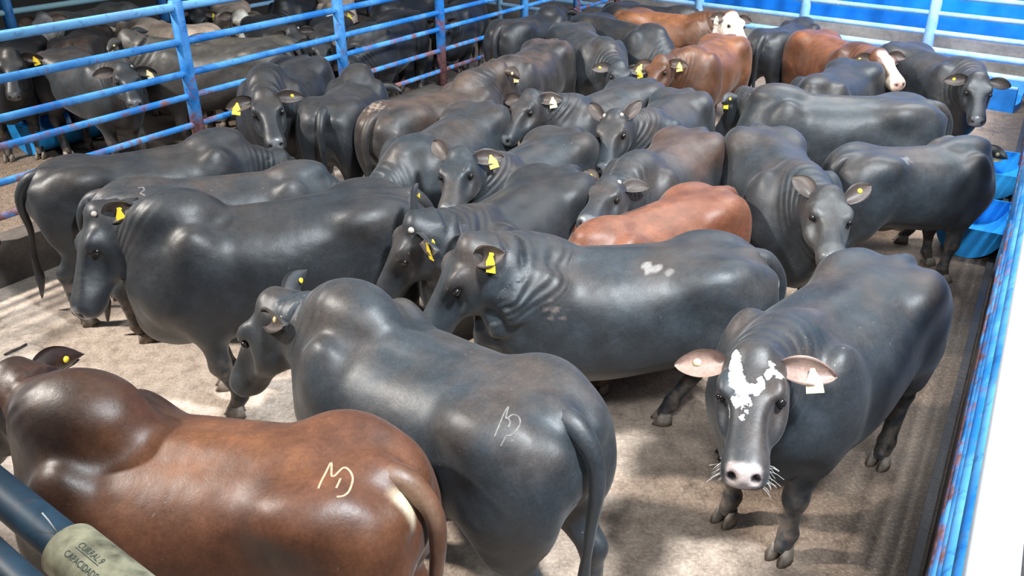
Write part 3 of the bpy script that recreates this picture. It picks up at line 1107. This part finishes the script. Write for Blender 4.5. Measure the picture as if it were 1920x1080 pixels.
    if b.get('saddle'):       # rusty back on a dark animal
        sd = smooth01(z, 0.98, 1.22) * smooth01(-np.abs(x - b['saddle'][0]), -b['saddle'][1], -b['saddle'][1] * 0.4)
        coat += sd[:, None] * (np.array(b['saddle'][2]) - coat) * 0.8
    for s_, rr, cc, amt in b.get('spots', ()):
        dd = np.linalg.norm((AV - np.array(s_)) / np.array(rr), axis=1)
        dd = dd + 0.30 * (np.sin(AV[:, 0] * 95 + AV[:, 2] * 60) + np.sin(AV[:, 1] * 88 - AV[:, 0] * 47 + 1.3) + np.sin(AV[:, 2] * 120 + 2.0))
        k = smooth01(-dd, -1.0, -0.45) * amt * 0.8
        coat += k[:, None] * (np.array(cc) - coat)
        coat2 += k[:, None] * (np.array(cc) - coat2)
    fade = 0.12 + 0.68 * smooth01(z, 1.08, 1.29)
    face = b.get('face')
    nose = smooth01(hl[:, 0], 0.485, 0.512) * smooth01(hl[:, 2], -0.105, -0.085) * smooth01(-np.abs(hl[:, 1]), -0.068, -0.048) * ishead
    if face and face != 'splash':
        if face == 'white':
            k = ishead * smooth01(hl[:, 0], -0.02, 0.03)
            k *= 1 - 0.0 * k
        elif face == 'blaze':
            k = ishead * np.maximum(smooth01(-np.abs(hl[:, 1]), -0.07, -0.045) * smooth01(hl[:, 0], 0.02, 0.08), smooth01(hl[:, 0], 0.36, 0.42))
        elif face == 'patch':       # white with dark rings round the eyes
            k = ishead * smooth01(hl[:, 0], -0.02, 0.03)
            k *= 1 - smooth01(-np.hypot((hl[:, 0] - 0.235) / 1.5, np.abs(hl[:, 1]) - 0.075), -0.040, -0.028)
        elif face == 'greyroan':
            k = ishead * 0.75 * smooth01(hl[:, 0], -0.02, 0.03) * smooth01(-np.abs(np.abs(hl[:, 1]) - 0.02 - hl[:, 0] * 0.25), -0.075, -0.03)
            k = np.maximum(k, ishead * 0.8 * smooth01(hl[:, 0], 0.4, 0.44))
        wc = np.array(b.get('facecol', (0.74, 0.66, 0.57)))
        coat += k[:, None] * (wc - coat)
        coat2 += k[:, None] * (wc * 0.9 - coat2)
        fade *= 1 - 0.7 * k
    nc = np.array(b.get('nosecol', (0.15, 0.15, 0.155)))
    coat += nose[:, None] * (nc - coat)
    coat2 += nose[:, None] * (nc - coat2)
    nsd = np.minimum(*[np.linalg.norm((hl - np.array((0.532, q * 0.042, -0.050))) / np.array((0.030, 0.020, 0.017)), axis=1) for q in (-1, 1)])
    nk = smooth01(-nsd, -1.15, -0.75) * ishead
    coat += nk[:, None] * (np.array((0.012, 0.009, 0.009)) - coat)
    coat2 += nk[:, None] * (np.array((0.012, 0.009, 0.009)) - coat2)
    ei = np.array(b.get('earcol', (0.085, 0.062, 0.052)))
    coat += (ear_in * 0.85)[:, None] * (ei - coat)
    coat2 += (ear_in * 0.85)[:, None] * (ei - coat2)
    if b.get('whiterump'):
        dd = np.linalg.norm((AV - np.array((-0.885 * lx, 0.075, 1.19))) / np.array((0.11, 0.065, 0.11)), axis=1)
        k = smooth01(-dd, -1.0, -0.35)
        k = np.where(istail > 0, 0.10 * smooth01(z, 1.0, 1.15) * smooth01(y, 0.0, 0.03), k)
        coat += k[:, None] * (np.array((0.66, 0.52, 0.36)) - coat)
        coat2 += k[:, None] * (np.array((0.66, 0.52, 0.36)) - coat2)
    legs = smooth01(-z, -0.55, -0.30) * (1 - istail * 0.5)
    dirt = legs * b.get('dirt', 0.8)
    # neck folds run across the neck
    wm = np.zeros(n)
    ph = np.zeros(n)
    tf = np.linspace(0, 1, 33)
    pf = np.array([C3(t) for t in tf])
    arc = np.concatenate([[0], np.cumsum(np.linalg.norm(np.diff(pf, axis=0), axis=1))])
    d2 = ((V[:, None, :] - pf[None]) ** 2).sum(2)
    wgt = np.exp(-(d2 - d2.min(1)[:, None]) / 0.004)
    sarc = (wgt * arc[None]).sum(1) / wgt.sum(1)
    ph[:nbody] = sarc * (2 * math.pi / 0.052) + 2.0 * np.sin(V[:, 2] * 9 + b['seed'])
    rel = sarc / arc[-1]
    wm[:nbody] = smooth01(rel, 0.35, 0.7) * smooth01(-rel, -0.93, -0.80) * (1 - ishead[:nbody]) * smooth01(-np.sqrt(d2.min(1)), -0.42, -0.30) * b.get('wrinkle', 0.45)
    # --- mesh
    me = bpy.data.meshes.new('bull')
    me.from_pydata((AV * S).tolist(), [], faces)
    me.polygons.foreach_set('use_smooth', np.ones(len(faces), bool))
    def fattr(nm, a):
        me.attributes.new(nm, 'FLOAT', 'POINT').data.foreach_set('value', a.astype(np.float32))
    def cattr(nm, a):
        me.attributes.new(nm, 'FLOAT_COLOR', 'POINT').data.foreach_set('color', np.concatenate([np.clip(a, 0, 1), np.ones((n, 1))], 1).astype(np.float32).ravel())
    cattr('coat', coat)
    cattr('coat2', coat2)
    fattr('fade', fade)
    fattr('dirt', dirt)
    fattr('gloss', np.full(n, b.get('gloss', 0.3)))
    fattr('nose', nose)
    fattr('wrinkle', ph)
    fattr('wrinkle_mask', wm)
    if face == 'splash':
        me.attributes.new('hc', 'FLOAT_VECTOR', 'POINT').data.foreach_set('vector', hl.astype(np.float32).ravel())
        fattr('topface', ishead * smooth01(hl[:, 2], -0.10, -0.03))
    me.update()
    o = link('bull', me, HIDE_FACE if face == 'splash' else HIDE)
    o.location = (b['x'], b['y'], 0)
    o.rotation_euler = (0, 0, R(b['h']))
    tag(o, b['label'], 'bull', b['group'])
    # --- parts
    for s in (1, -1):
        e = link('eye', EYE, None, o)
        c = hw((0.205, s * 0.108, -0.030))
        e.location = c * S
        e.scale = (S * 0.92,) * 3
    for hx_, hy_ in hooves:
        h = link('hoof', HOOF, None, o)
        h.location = (hx_ * S, hy_ * S, 0)
        h.scale = (S,) * 3
    for s, key in ((1, 'tagL'), (-1, 'tagR')):
        t = b.get(key)
        if not t:
            continue
        c, d, nn, wv = ear_mid[s]
        mb = MB()
        fr = Matrix((tuple(np.cross(d, nn)), tuple(d), tuple(nn))).transposed()
        br = 0.010 if 'flag' in t else 0.017
        mb.lathe([(0.0, 0.012), (br * 0.6, 0.012), (br, 0.006), (br, 0.0), (0.006, 0.0), (0.006, -0.020), (0.015, -0.020), (0.015, -0.026), (0.0, -0.026)], 16, tuple(c * S), fr)
        if 'flag' in t:
            dn = unit(np.array([0, 0, -1.0]) + d * 0.25)
            dn = unit(dn - nn * (dn @ nn))
            sd = np.cross(nn, dn)
            o3 = c + nn * 0.016
            prof = [(-0.009, -0.012), (-0.013, 0.004), (-0.033, 0.038), (-0.036, 0.092), (0.036, 0.092), (0.033, 0.038), (0.013, 0.004), (0.009, -0.012)]
            k = len(prof)
            bend = lambda v: 0.010 * math.sin(max(0, v) * 20)
            fv = [(o3 + sd * a + dn * v + nn * (bend(v) - 0.002)) * S for a, v in prof] + [(o3 + sd * a + dn * v + nn * (bend(v) + 0.002)) * S for a, v in prof]
            mb.add(fv, [tuple(range(k))[::-1], tuple(range(k, 2 * k))] + [(i, (i + 1) % k, (i + 1) % k + k, i + k) for i in range(k)])
        mb.build('ear_tag', M_TAG_PALE if 'pale' in t else M_TAG, o)
    for s in b.get('buds', ()):
        mb = MB()
        fr = Matrix((tuple(hx), tuple(hy * s * 0.6 + hz * 0.8), tuple(np.cross(hx, hy * s * 0.6 + hz * 0.8)))).transposed()
        c = hw((0.025, s * 0.078, 0.020))
        fr = Vector(hy * s * 0.75 + hz * 0.65).to_track_quat('Z', 'Y').to_matrix()
        mb.lathe([(0.019, -0.012), (0.017, 0.0), (0.011, 0.007), (0.0, 0.009)], 14, tuple(c * S), fr)
        mb.build('horn_bud', M_BUD, o)
    if b.get('whiskers'):
        mb = MB()
        for k in range(34):
            s = 1 if k % 2 else -1
            a = np.array([rs.uniform(0.42, 0.52), s * rs.uniform(0.055, 0.072), rs.uniform(-0.13, -0.05)])
            dr = unit([rs.uniform(-0.1, 0.8), s, rs.uniform(-0.8, 0.3)])
            ln = rs.uniform(0.03, 0.075)
            mb.tube([tuple(hw(a) * S), tuple(hw(a + dr * ln * 0.6) * S), tuple((hw(a + dr * ln) - zu * 0.012) * S)], 0.0006, 4, False)
        mb.build('whiskers', M_WHISKER, o)['kind'] = 'stuff'
    return o


def brand(o, strokes, mat, r=0.006, label=None):
    """hot-iron brand: strokes given on the hide, laid onto the surface of the body"""
    me = o.data
    bvh = BVHTree.FromPolygons([v.co for v in me.vertices], [p.vertices[:] for p in me.polygons])
    mb = MB()
    for st in strokes:
        pts = []
        for i in range(len(st) - 1):
            p0, p1, p2, p3 = [Vector(st[min(max(j, 0), len(st) - 1)]) for j in (i - 1, i, i + 1, i + 2)]
            for k in range(5):
                t = k / 5
                pts.append(0.5 * (2 * p1 + (p2 - p0) * t + (2 * p0 - 5 * p1 + 4 * p2 - p3) * t * t + (3 * p1 - p0 - 3 * p2 + p3) * t**3))
        if st:
            pts.append(Vector(st[-1]))
        out = []
        for p in pts:
            hit = bvh.find_nearest(p)
            if hit[0]:
                out.append(hit[0] - hit[1] * r * 0.55)
        if len(out) > 1:
            mb.tube(out, r, 8)
    p = mb.build('brand_mark', mat, o)
    if label:
        p['label'] = label
    return p


MAIN = 'bulls crowded in the main pen'
SIDE = 'bulls in the neighbouring pen'
BULLS = [
    dict(s=0.93, coat='black', hump=0.5, tail=(0.25, -0.03), stride=(0, 0, 0.26, -0.05), label='black bull at far left of the pen, seen from behind, long tail hanging clear', seed=1, x=-2.81, y=6.117, h=35.2, lx=0.999, poll=(1.134, 0.0, 1.078), nose=(1.571, 0.0, 0.712), group=MAIN, vox=0.019),
    dict(s=1.03, hs=1.15, earL=(10, 30), hump=1.0, coat='black', tagL='flag', tagR='button', buds=(1, -1), stride=(-0.13, -0.08, 0, 0), label='big humped black bull side-on at the left, head lowered, white horn bud, yellow tag', seed=2, x=-1.43, y=4.69, h=-162.0, lx=0.951, poll=(1.017, -0.217, 1.32), nose=(1.243, 0.045, 0.82), group=MAIN, vox=0.019),
    dict(s=0.88, coat='grey', hump=0.3, label='dark bull behind the big humped bull at left, pale rump at its left end', spots=[((-0.9, -0.1, 1.18), (0.12, 0.2, 0.12), (0.16, 0.16, 0.17), 0.8)], seed=3, x=-2.134, y=5.7, h=18.6, lx=1.129, poll=(1.201, 0.0, 0.933), nose=(1.486, 0.0, 0.439), group=MAIN, vox=0.019),
    dict(s=1.02, coat='black', hump=1.1, tagL='button', tagR='flag', label='black bull facing the camera beside the left fence, ears out sideways', seed=4, x=-2.267, y=8.332, h=-95.0, lx=0.82, poll=(0.965, 0.144, 1.34), nose=(1.402, 0.36, 1.05), group=MAIN, vox=0.022),
    dict(s=0.95, coat='black', hump=0.9, label='humped black bull beside the left fence, seen squarely from behind', seed=5, x=-1.603, y=7.926, h=84.0, lx=0.85, poll=(1.051, 0.0, 1.133), nose=(1.545, 0.0, 0.848), group=MAIN, vox=0.022),
    dict(s=0.95, coat='brownblack', hump=0.9, tagL='button pale', tagR='flag pale', earcol=(0.3, 0.29, 0.28), saddle=(-0.1, 0.7, (0.052, 0.034, 0.026)), spots=[((-0.72, 0.1, 1.32), (0.09, 0.12, 0.06), (0.3, 0.22, 0.17), 0.9), ((-0.8, -0.2, 1.12), (0.05, 0.06, 0.07), (0.2, 0.15, 0.13), 0.8), ((-0.7, -0.26, 0.95), (0.06, 0.06, 0.09), (0.22, 0.17, 0.15), 0.8)], label='brownish bull with pale scars on its rump, left of centre, facing away right', seed=6, x=-0.71, y=7.687, h=52.6, lx=0.999, poll=(1.001, -0.04, 1.44), nose=(1.34, -0.112, 1.0), group=MAIN, vox=0.022),
    dict(s=0.95, coat='brownblack', hump=0.2, label='dark brown-black bull just behind the scarred brownish bull, its head hidden', seed=7, x=0.207, y=9.615, h=-115.5, lx=1.024, poll=(1.141, 0.111, 0.967), nose=(1.502, 0.175, 0.53), group=MAIN, vox=0.022),
    dict(s=0.95, coat='black', hump=0.5, label='black bull at top centre by the end of the left fence, tail towards camera', seed=8, x=0.269, y=11.919, h=56.1, lx=0.929, poll=(1.026, 0.099, 1.291), nose=(1.553, 0.192, 1.096), group=MAIN, vox=0.022),
    dict(s=0.95, coat='grey', hump=0.2, tagL='flag', tagR='button', label='dark bull at top centre, head hanging low behind another back, two tagged ears', seed=9, x=0.962, y=10.697, h=-73.9, lx=1.075, poll=(1.165, -0.016, 1.16), nose=(1.653, -0.151, 0.92), group=MAIN, vox=0.022),
    dict(s=0.95, coat='black', hump=0.3, label='black bull with sloping back directly in front of the white-faced red bull', seed=10, x=1.487, y=11.483, h=-57.7, lx=1.14, poll=(1.209, 0.0, 0.967), nose=(1.536, 0.0, 0.5), group=MAIN, vox=0.022),
    dict(s=0.95, coat='black', hump=0.2, label='black bull at the very back, only its back visible above the white-faced red bull', seed=11, x=2.102, y=12.732, h=-32.3, lx=0.88, poll=(1.052, 0.0, 1.187), nose=(1.489, 0.0, 0.821), group=MAIN, vox=0.022),
    dict(earL=(10, 25), s=0.93, coat='grey', hump=0.5, tagL='flag pale', label='grey-black bull left of centre in profile, chin to the left, pale tag in ear', seed=12, x=0.889, y=7.83, h=-133.7, lx=0.995, poll=(0.925, -0.187, 1.45), nose=(1.402, -0.122, 1.15), group=MAIN, vox=0.019),
    dict(s=0.97, coat='orange', hump=0.4, face='white', facecol=(0.8, 0.66, 0.55), nosecol=(0.45, 0.27, 0.22), tagR='flag pale', label='red-brown bull with a white face along the rear fence, looking right', seed=13, x=2.222, y=11.902, h=-29.0, lx=0.916, poll=(0.919, -0.162, 1.42), nose=(1.254, -0.524, 1.12), group=MAIN, vox=0.022),
    dict(s=0.95, coat='orange', hump=0.1, tagL='flag', tagR='flag', label='red-brown bull with a plain brown face turned left, yellow tags in both ears', seed=14, x=2.349, y=9.989, h=-126.6, lx=0.88, poll=(1.009, -0.157, 1.29), nose=(1.509, -0.071, 1.03), group=MAIN, vox=0.022),
    dict(s=0.9, coat='black', hump=0.2, label='black bull between the two red-brown bulls at the back, rump towards the camera', seed=15, x=3.725, y=11.476, h=50.0, lx=1.0, poll=(1.134, 0.0, 0.911), nose=(1.5, 0.0, 0.474), group=MAIN, vox=0.022),
    dict(s=0.95, coat='orange', tint=(0.8, 0.75, 0.8), hump=0.2, face='blaze', facecol=(0.58, 0.45, 0.34), nosecol=(0.5, 0.3, 0.24), tagR='button', label='red-brown bull with a pale blaze down its lowered face, near the rear fence', seed=16, x=3.929, y=10.181, h=-76.0, lx=0.88, poll=(0.992, -0.118, 1.37), nose=(1.506, -0.16, 1.17), group=MAIN, vox=0.022),
    dict(s=0.93, coat='black', hump=0.2, label='black bull whose back shows just below the blaze-faced red bull, head hidden', seed=17, x=3.409, y=8.67, h=-131.8, lx=0.961, poll=(1.114, 0.0, 0.911), nose=(1.481, 0.0, 0.474), group=MAIN, vox=0.022),
    dict(s=0.95, coat='black', hump=0.2, tagR='button', label='black bull in the far right corner facing the camera, button tag in one ear', seed=18, x=4.725, y=9.371, h=-75.0, lx=0.88, poll=(0.996, -0.246, 1.3), nose=(1.383, -0.482, 0.94), group=MAIN, vox=0.022),
    dict(s=0.98, coat='grey', hump=0.5, tagL='flag button', tagR='button', label='large grey-black bull side-on right of centre, dark head held low at its left', seed=19, x=2.977, y=7.374, h=166.4, lx=0.97, poll=(0.879, -0.468, 1.21), nose=(1.128, -0.625, 0.71), group=MAIN, vox=0.019),
    dict(earL=(-20, 40), earR=(-10, 55), s=0.97, coat='grey', hump=0.5, dewlap=1.6, tagL='button', face='greyroan', facecol=(0.075, 0.073, 0.07), label='grey-black bull with hanging dewlap, dusty face turned to the camera, right of centre', seed=20, x=2.0, y=5.879, h=-90.8, lx=0.88, poll=(0.978, 0.042, 1.36), nose=(1.486, -0.053, 1.14), group=MAIN, vox=0.019),
    dict(s=0.88, coat='grey', hump=0.3, fat=1.05, spots=[((-0.28, -0.2, 1.27), (0.055, 0.05, 0.06), (0.22, 0.2, 0.18), 0.8)], tagR='flag pale', stride=(0.05, -0.05, 0.1, -0.05), label='grey bull on the right side-on by the blue drums, head turned away', seed=21, x=3.221, y=6.302, h=13.3, lx=0.88, poll=(0.92, 0.375, 1.198), nose=(1.151, 0.745, 0.831), group=MAIN, vox=0.019),
    dict(earL=(-25, 45), earR=(-25, 45), s=0.93, coat='grey', hump=0.4, buds=(1, -1), label='grey-black bull in the middle, two pale horn buds, raised ears, face to camera', seed=22, x=1.401, y=7.38, h=-118.7, lx=0.888, poll=(0.915, -0.18, 1.43), nose=(1.374, -0.081, 1.11), group=MAIN, vox=0.019),
    dict(earR=(-25, 50), earL=(0, 45), s=0.93, coat='grey', hump=0.7, tagR='button', buds=(1,), saddle=(-0.25, 0.5, (0.085, 0.042, 0.028)), label='dark bull with rusty saddle on its back, head bent down in the centre', seed=23, x=1.189, y=6.114, h=-125.2, lx=0.882, poll=(0.998, 0.021, 1.34), nose=(1.547, 0.147, 1.29), group=MAIN, vox=0.019),
    dict(s=0.87, coat='rust', hump=0.1, label='bright rust-red bull in the centre, only its back visible between black bulls', seed=24, x=0.959, y=5.087, h=-144.0, lx=0.963, poll=(1.115, 0.0, 0.911), nose=(1.481, 0.0, 0.474), group=MAIN, vox=0.019),
    dict(earR=(-20, 50), earL=(10, 20), s=0.93, coat='grey', hump=0.5, tagL='flag', label='grey-black bull left of centre facing down-left, bright yellow tag below one ear', seed=25, x=0.136, y=6.149, h=-126.2, lx=0.88, poll=(0.842, -0.05, 1.5), nose=(1.294, 0.179, 1.25), group=MAIN, vox=0.019),
    dict(earR=(-20, 45), earL=(5, 20), s=0.97, coat='black', hump=0.3, tagL='flag', tagR='button', buds=(1,), label='black bull in the middle with one white horn bud, nose behind the foreground hump', seed=26, x=0.008, y=5.016, h=-126.0, lx=0.88, poll=(0.918, -0.068, 1.43), nose=(1.066, -0.316, 0.94), group=MAIN, vox=0.019),
    dict(s=0.98, coat='grey', hump=0.5, vox=0.014, hs=1.15, earL=(5, 50), tagL='flag', fat=1.05, stride=(0, 0.1, -0.05, 0.3), spots=[((0.4, 0.3, 1.1), (0.055, 0.1, 0.055), (0.17, 0.13, 0.11), 0.8), ((-0.12, 0.17, 1.28), (0.05, 0.05, 0.05), (0.32, 0.29, 0.27), 0.8), ((-0.2, 0.2, 1.27), (0.03, 0.03, 0.04), (0.25, 0.22, 0.2), 0.7), ((-0.86, 0.12, 1.16), (0.04, 0.06, 0.05), (0.22, 0.2, 0.19), 0.8)], label='large grey-black bull side-on in the centre foreground, yellow tag behind its head', seed=27, x=0.627, y=4.129, h=179.5, lx=0.909, poll=(0.877, 0.214, 1.46), nose=(1.173, 0.241, 0.98), group=MAIN),
    dict(s=0.95, coat='grey', hump=0.2, label='dark bull behind the big humped left bull, slim neck stretched left, head hidden', seed=28, x=-0.537, y=6.717, h=-115.0, lx=1.044, poll=(1.147, -0.11, 1.078), nose=(1.544, -0.18, 0.675), group=MAIN, vox=0.019),
    dict(s=1.0, hs=1.16, earL=(35, 50), earR=(-25, 15), coat='grey', hump=1.0, vox=0.013, fat=1.06, tagL='button pale', tagR='button', tail=(0, 0.02), stride=(0.1, -0.05, 0.05, -0.1), label='big humped grey-black bull in the foreground, walking away left, brand on its rump', seed=29, x=-0.348, y=3.069, h=140.6, lx=0.88, poll=(1.041, 0.098, 1.26), nose=(1.317, 0.217, 0.78), group=MAIN),
    dict(s=1.0, coat='red', gloss=0.35, darkfront=0.8, hump=1.5, vox=0.013, fat=1.05, whiterump=1, tail=(0, 0.03), tagR='button', label='glossy red-brown bull in the left foreground, brand and pale patch by its tail', seed=30, x=-1.132, y=2.438, h=167.9, lx=0.88, poll=(0.972, -0.189, 1.38), nose=(1.354, -0.172, 0.95), group=MAIN),
    dict(s=0.97, coat='grey', hump=0.4, vox=0.012, fat=1.07, hs=1.12, face='splash', whiskers=1, nosecol=(0.46, 0.37, 0.34), earcol=(0.3, 0.19, 0.15), tagR='button pale', tagL='flag pale', stride=(0, -0.02, 0.02, -0.05), label='black bull at right foreground staring at camera, white splashes on face, pink nose', seed=31, x=1.623, y=3.597, h=-137.7, lx=0.88, poll=(0.926, 0.078, 1.42), nose=(1.381, 0.354, 1.23), group=MAIN),
    dict(s=0.95, coat='black', hump=0.4, tagL='flag', label='black bull at the far left edge beyond the fence, facing the camera', seed=101, x=-5.994, y=10.102, h=-75.0, lx=1.0, poll=(0.945, 0.261, 1.41), nose=(1.344, 0.291, 0.99), group=SIDE, vox=0.022),
    dict(s=0.95, coat='grey', hump=0.2, tagL='flag pale', buds=(1,), label='grey bull beyond the left fence by the blue tub, head hanging between rails', seed=102, x=-4.809, y=9.478, h=-33.6, lx=0.889, poll=(0.993, -0.134, 1.34), nose=(1.451, -0.363, 1.06), group=SIDE, vox=0.022),
    dict(s=0.95, coat='dun', hump=0.2, face='white', facecol=(0.42, 0.37, 0.34), nosecol=(0.45, 0.43, 0.42), earcol=(0.42, 0.27, 0.2), label='pale-faced dun bull beyond the left fence, second from the left edge', seed=103, x=-6.215, y=12.705, h=-110.0, lx=1.0, poll=(0.986, 0.105, 1.4), nose=(1.349, 0.369, 1.08), group=SIDE, vox=0.022),
    dict(s=0.95, coat='brownblack', hump=0.2, label='dark brownish bull showing its rump behind the grey bull at the blue tub', seed=104, x=-5.549, y=11.004, h=105.0, lx=1.0, poll=(1.112, 0.0, 1.187), nose=(1.549, 0.0, 0.821), group=SIDE, vox=0.022),
    dict(s=0.98, coat='dun', tint=(0.4, 0.4, 0.42), hump=0.4, tagL='flag pale', label='brown-grey bull side-on beyond the left fence, dark head with pale tag at left', seed=105, x=-3.453, y=9.821, h=179.0, lx=0.949, poll=(0.995, 0.082, 1.48), nose=(1.367, -0.111, 1.12), group=SIDE, vox=0.022),
    dict(s=0.95, coat='cream', hump=0.2, label='cream bull beyond the left fence, pale back and neck among dark cattle', seed=106, x=-4.549, y=11.469, h=153.7, lx=0.88, poll=(1.033, 0.0, 1.24), nose=(1.47, 0.0, 0.873), group=SIDE, vox=0.022),
    dict(s=0.93, coat='black', hump=0.2, tagL='flag', label='black bull beyond the fence, just left of the white face with dark eye patches', seed=107, x=-4.967, y=13.701, h=-85.0, lx=1.0, poll=(1.003, 0.255, 1.33), nose=(1.44, 0.323, 0.98), group=SIDE, vox=0.022),
    dict(s=0.93, coat='cream', hump=0.1, face='patch', facecol=(0.8, 0.72, 0.6), label='bull with white face and dark patches round its eyes, beyond the left fence', seed=108, x=-4.219, y=13.05, h=-70.0, lx=1.0, poll=(1.041, 0.077, 1.4), nose=(1.469, 0.072, 1.05), group=SIDE, vox=0.022),
    dict(s=0.93, coat='dun', tint=(0.6, 0.58, 0.56), hump=0.1, label='brown-grey bull whose back shows below the white face with dark eye patches', seed=109, x=-3.41, y=10.6, h=168.7, lx=0.88, poll=(1.075, 0.0, 1.078), nose=(1.442, 0.0, 0.641), group=SIDE, vox=0.022),
    dict(s=0.93, coat='black', hump=0.2, buds=(1,), label='black bull beyond the fence just right of the white face with dark eye patches', seed=110, x=-3.27, y=11.676, h=-60.0, lx=1.0, poll=(1.0, 0.024, 1.39), nose=(1.438, 0.127, 1.05), group=SIDE, vox=0.022),
    dict(s=0.93, coat='black', hump=0.7, tagL='flag', label='black bull at the top edge beyond the fence, left of the second tall post', seed=111, x=-3.484, y=14.025, h=-95.0, lx=1.0, poll=(1.14, 0.0, 1.022), nose=(1.506, 0.0, 0.586), group=SIDE, vox=0.022),
    dict(s=0.93, coat='cream', hump=0.1, face='white', facecol=(0.8, 0.7, 0.62), tagL='flag', label='bull with a plain white face beside the second tall fence post', seed=112, x=-2.829, y=13.934, h=-80.0, lx=1.0, poll=(1.089, -0.012, 1.28), nose=(1.576, -0.005, 0.95), group=SIDE, vox=0.022),
    dict(s=0.93, coat='black', hump=0.1, tagL='flag', label='black bull beyond the fence, muzzle between two rails left of the second post', seed=113, x=-2.461, y=11.488, h=-85.0, lx=1.0, poll=(1.037, 0.016, 1.34), nose=(1.493, 0.074, 1.01), group=SIDE, vox=0.022),
    dict(s=0.97, coat='black', hump=0.2, label='large black bull just beyond the fence between the second and third posts', seed=114, x=-1.704, y=11.625, h=-106.5, lx=1.095, poll=(1.187, 0.0, 0.967), nose=(1.553, 0.0, 0.53), group=SIDE, vox=0.022),
    dict(s=0.93, coat='black', hump=0.2, label='black bull behind the third tall fence post, facing the camera', seed=115, x=-0.788, y=13.378, h=-100.0, lx=1.0, poll=(1.121, -0.043, 1.24), nose=(1.49, 0.045, 0.81), group=SIDE, vox=0.022),
    dict(s=0.95, coat='black', hump=0.2, tagL='button', label='black bull at the top edge behind the large bull between second and third posts', seed=116, x=-1.667, y=13.613, h=-113.4, lx=0.962, poll=(1.111, 0.0, 1.111), nose=(1.548, 0.0, 0.745), group=SIDE, vox=0.022),
]
HERD = {}
for b in BULLS:
    HERD[b['seed']] = make_bull(b)


def twig(pts, r, label):
    mb = MB()
    c = Vector(pts[0])
    mb.tube([Vector(p) - c for p in pts], r, 7, True, [r * (0.6 + 0.5 * math.sin(i * 1.7 + 0.5) ** 2) for i in range(len(pts))])
    o = mb.build('twig', M_STICK)
    o.location = c
    tag(o, label, 'twig', 'twigs on the floor')


twig([(-3.694, 5.116, 0.011), (-3.66, 5.165, 0.014), (-3.63, 5.215, 0.011), (-3.608, 5.264, 0.012)], 0.011, 'dark twig lying on the pale floor at the left, below the hanging tail')
twig([(-3.18, 4.934, 0.010), (-3.153, 4.99, 0.013), (-3.136, 5.067, 0.010)], 0.009, 'short twig on the floor beside the ear of the glossy red-brown bull')
#BRANDS
BRANDS = {
    30: [[(-0.534, 0.192, 1.336), (-0.52, 0.109, 1.324), (-0.514, 0.039, 1.32), (-0.549, 0.112, 1.324), (-0.563, 0.057, 1.318), (-0.588, 0.06, 1.317), (-0.615, 0.093, 1.311), (-0.629, 0.154, 1.316), (-0.624, 0.188, 1.32), (-0.604, 0.205, 1.325)], [(-0.579, 0.111, 1.32), (-0.585, 0.146, 1.326), (-0.588, 0.17, 1.329)]],
    29: [[(-0.593, 0.283, 1.285), (-0.586, 0.244, 1.317), (-0.571, 0.202, 1.332), (-0.55, 0.146, 1.33), (-0.589, 0.208, 1.328), (-0.594, 0.174, 1.328), (-0.614, 0.164, 1.322), (-0.637, 0.182, 1.316), (-0.647, 0.215, 1.306), (-0.641, 0.242, 1.295), (-0.627, 0.255, 1.292)], [(-0.595, 0.201, 1.327), (-0.614, 0.213, 1.32), (-0.616, 0.232, 1.312)], [(-0.628, 0.256, 1.29), (-0.627, 0.274, 1.273), (-0.626, 0.285, 1.26)]],
    3: [[(-0.532, -0.084, 1.164), (-0.502, -0.071, 1.163), (-0.485, -0.135, 1.164), (-0.505, -0.196, 1.165), (-0.479, -0.225, 1.153), (-0.491, -0.256, 1.134), (-0.528, -0.254, 1.138)]],
}
for k, mat, r, lab in ((30, M_SCAR, 0.0048, 'tan branded letters'), (29, M_SCAR_GREY, 0.0042, 'pale grey branded letters'), (3, M_SCAR_GREY, 0.009, 'pale branded figure three')):
    brand(HERD[k], BRANDS[k], mat, r, lab)
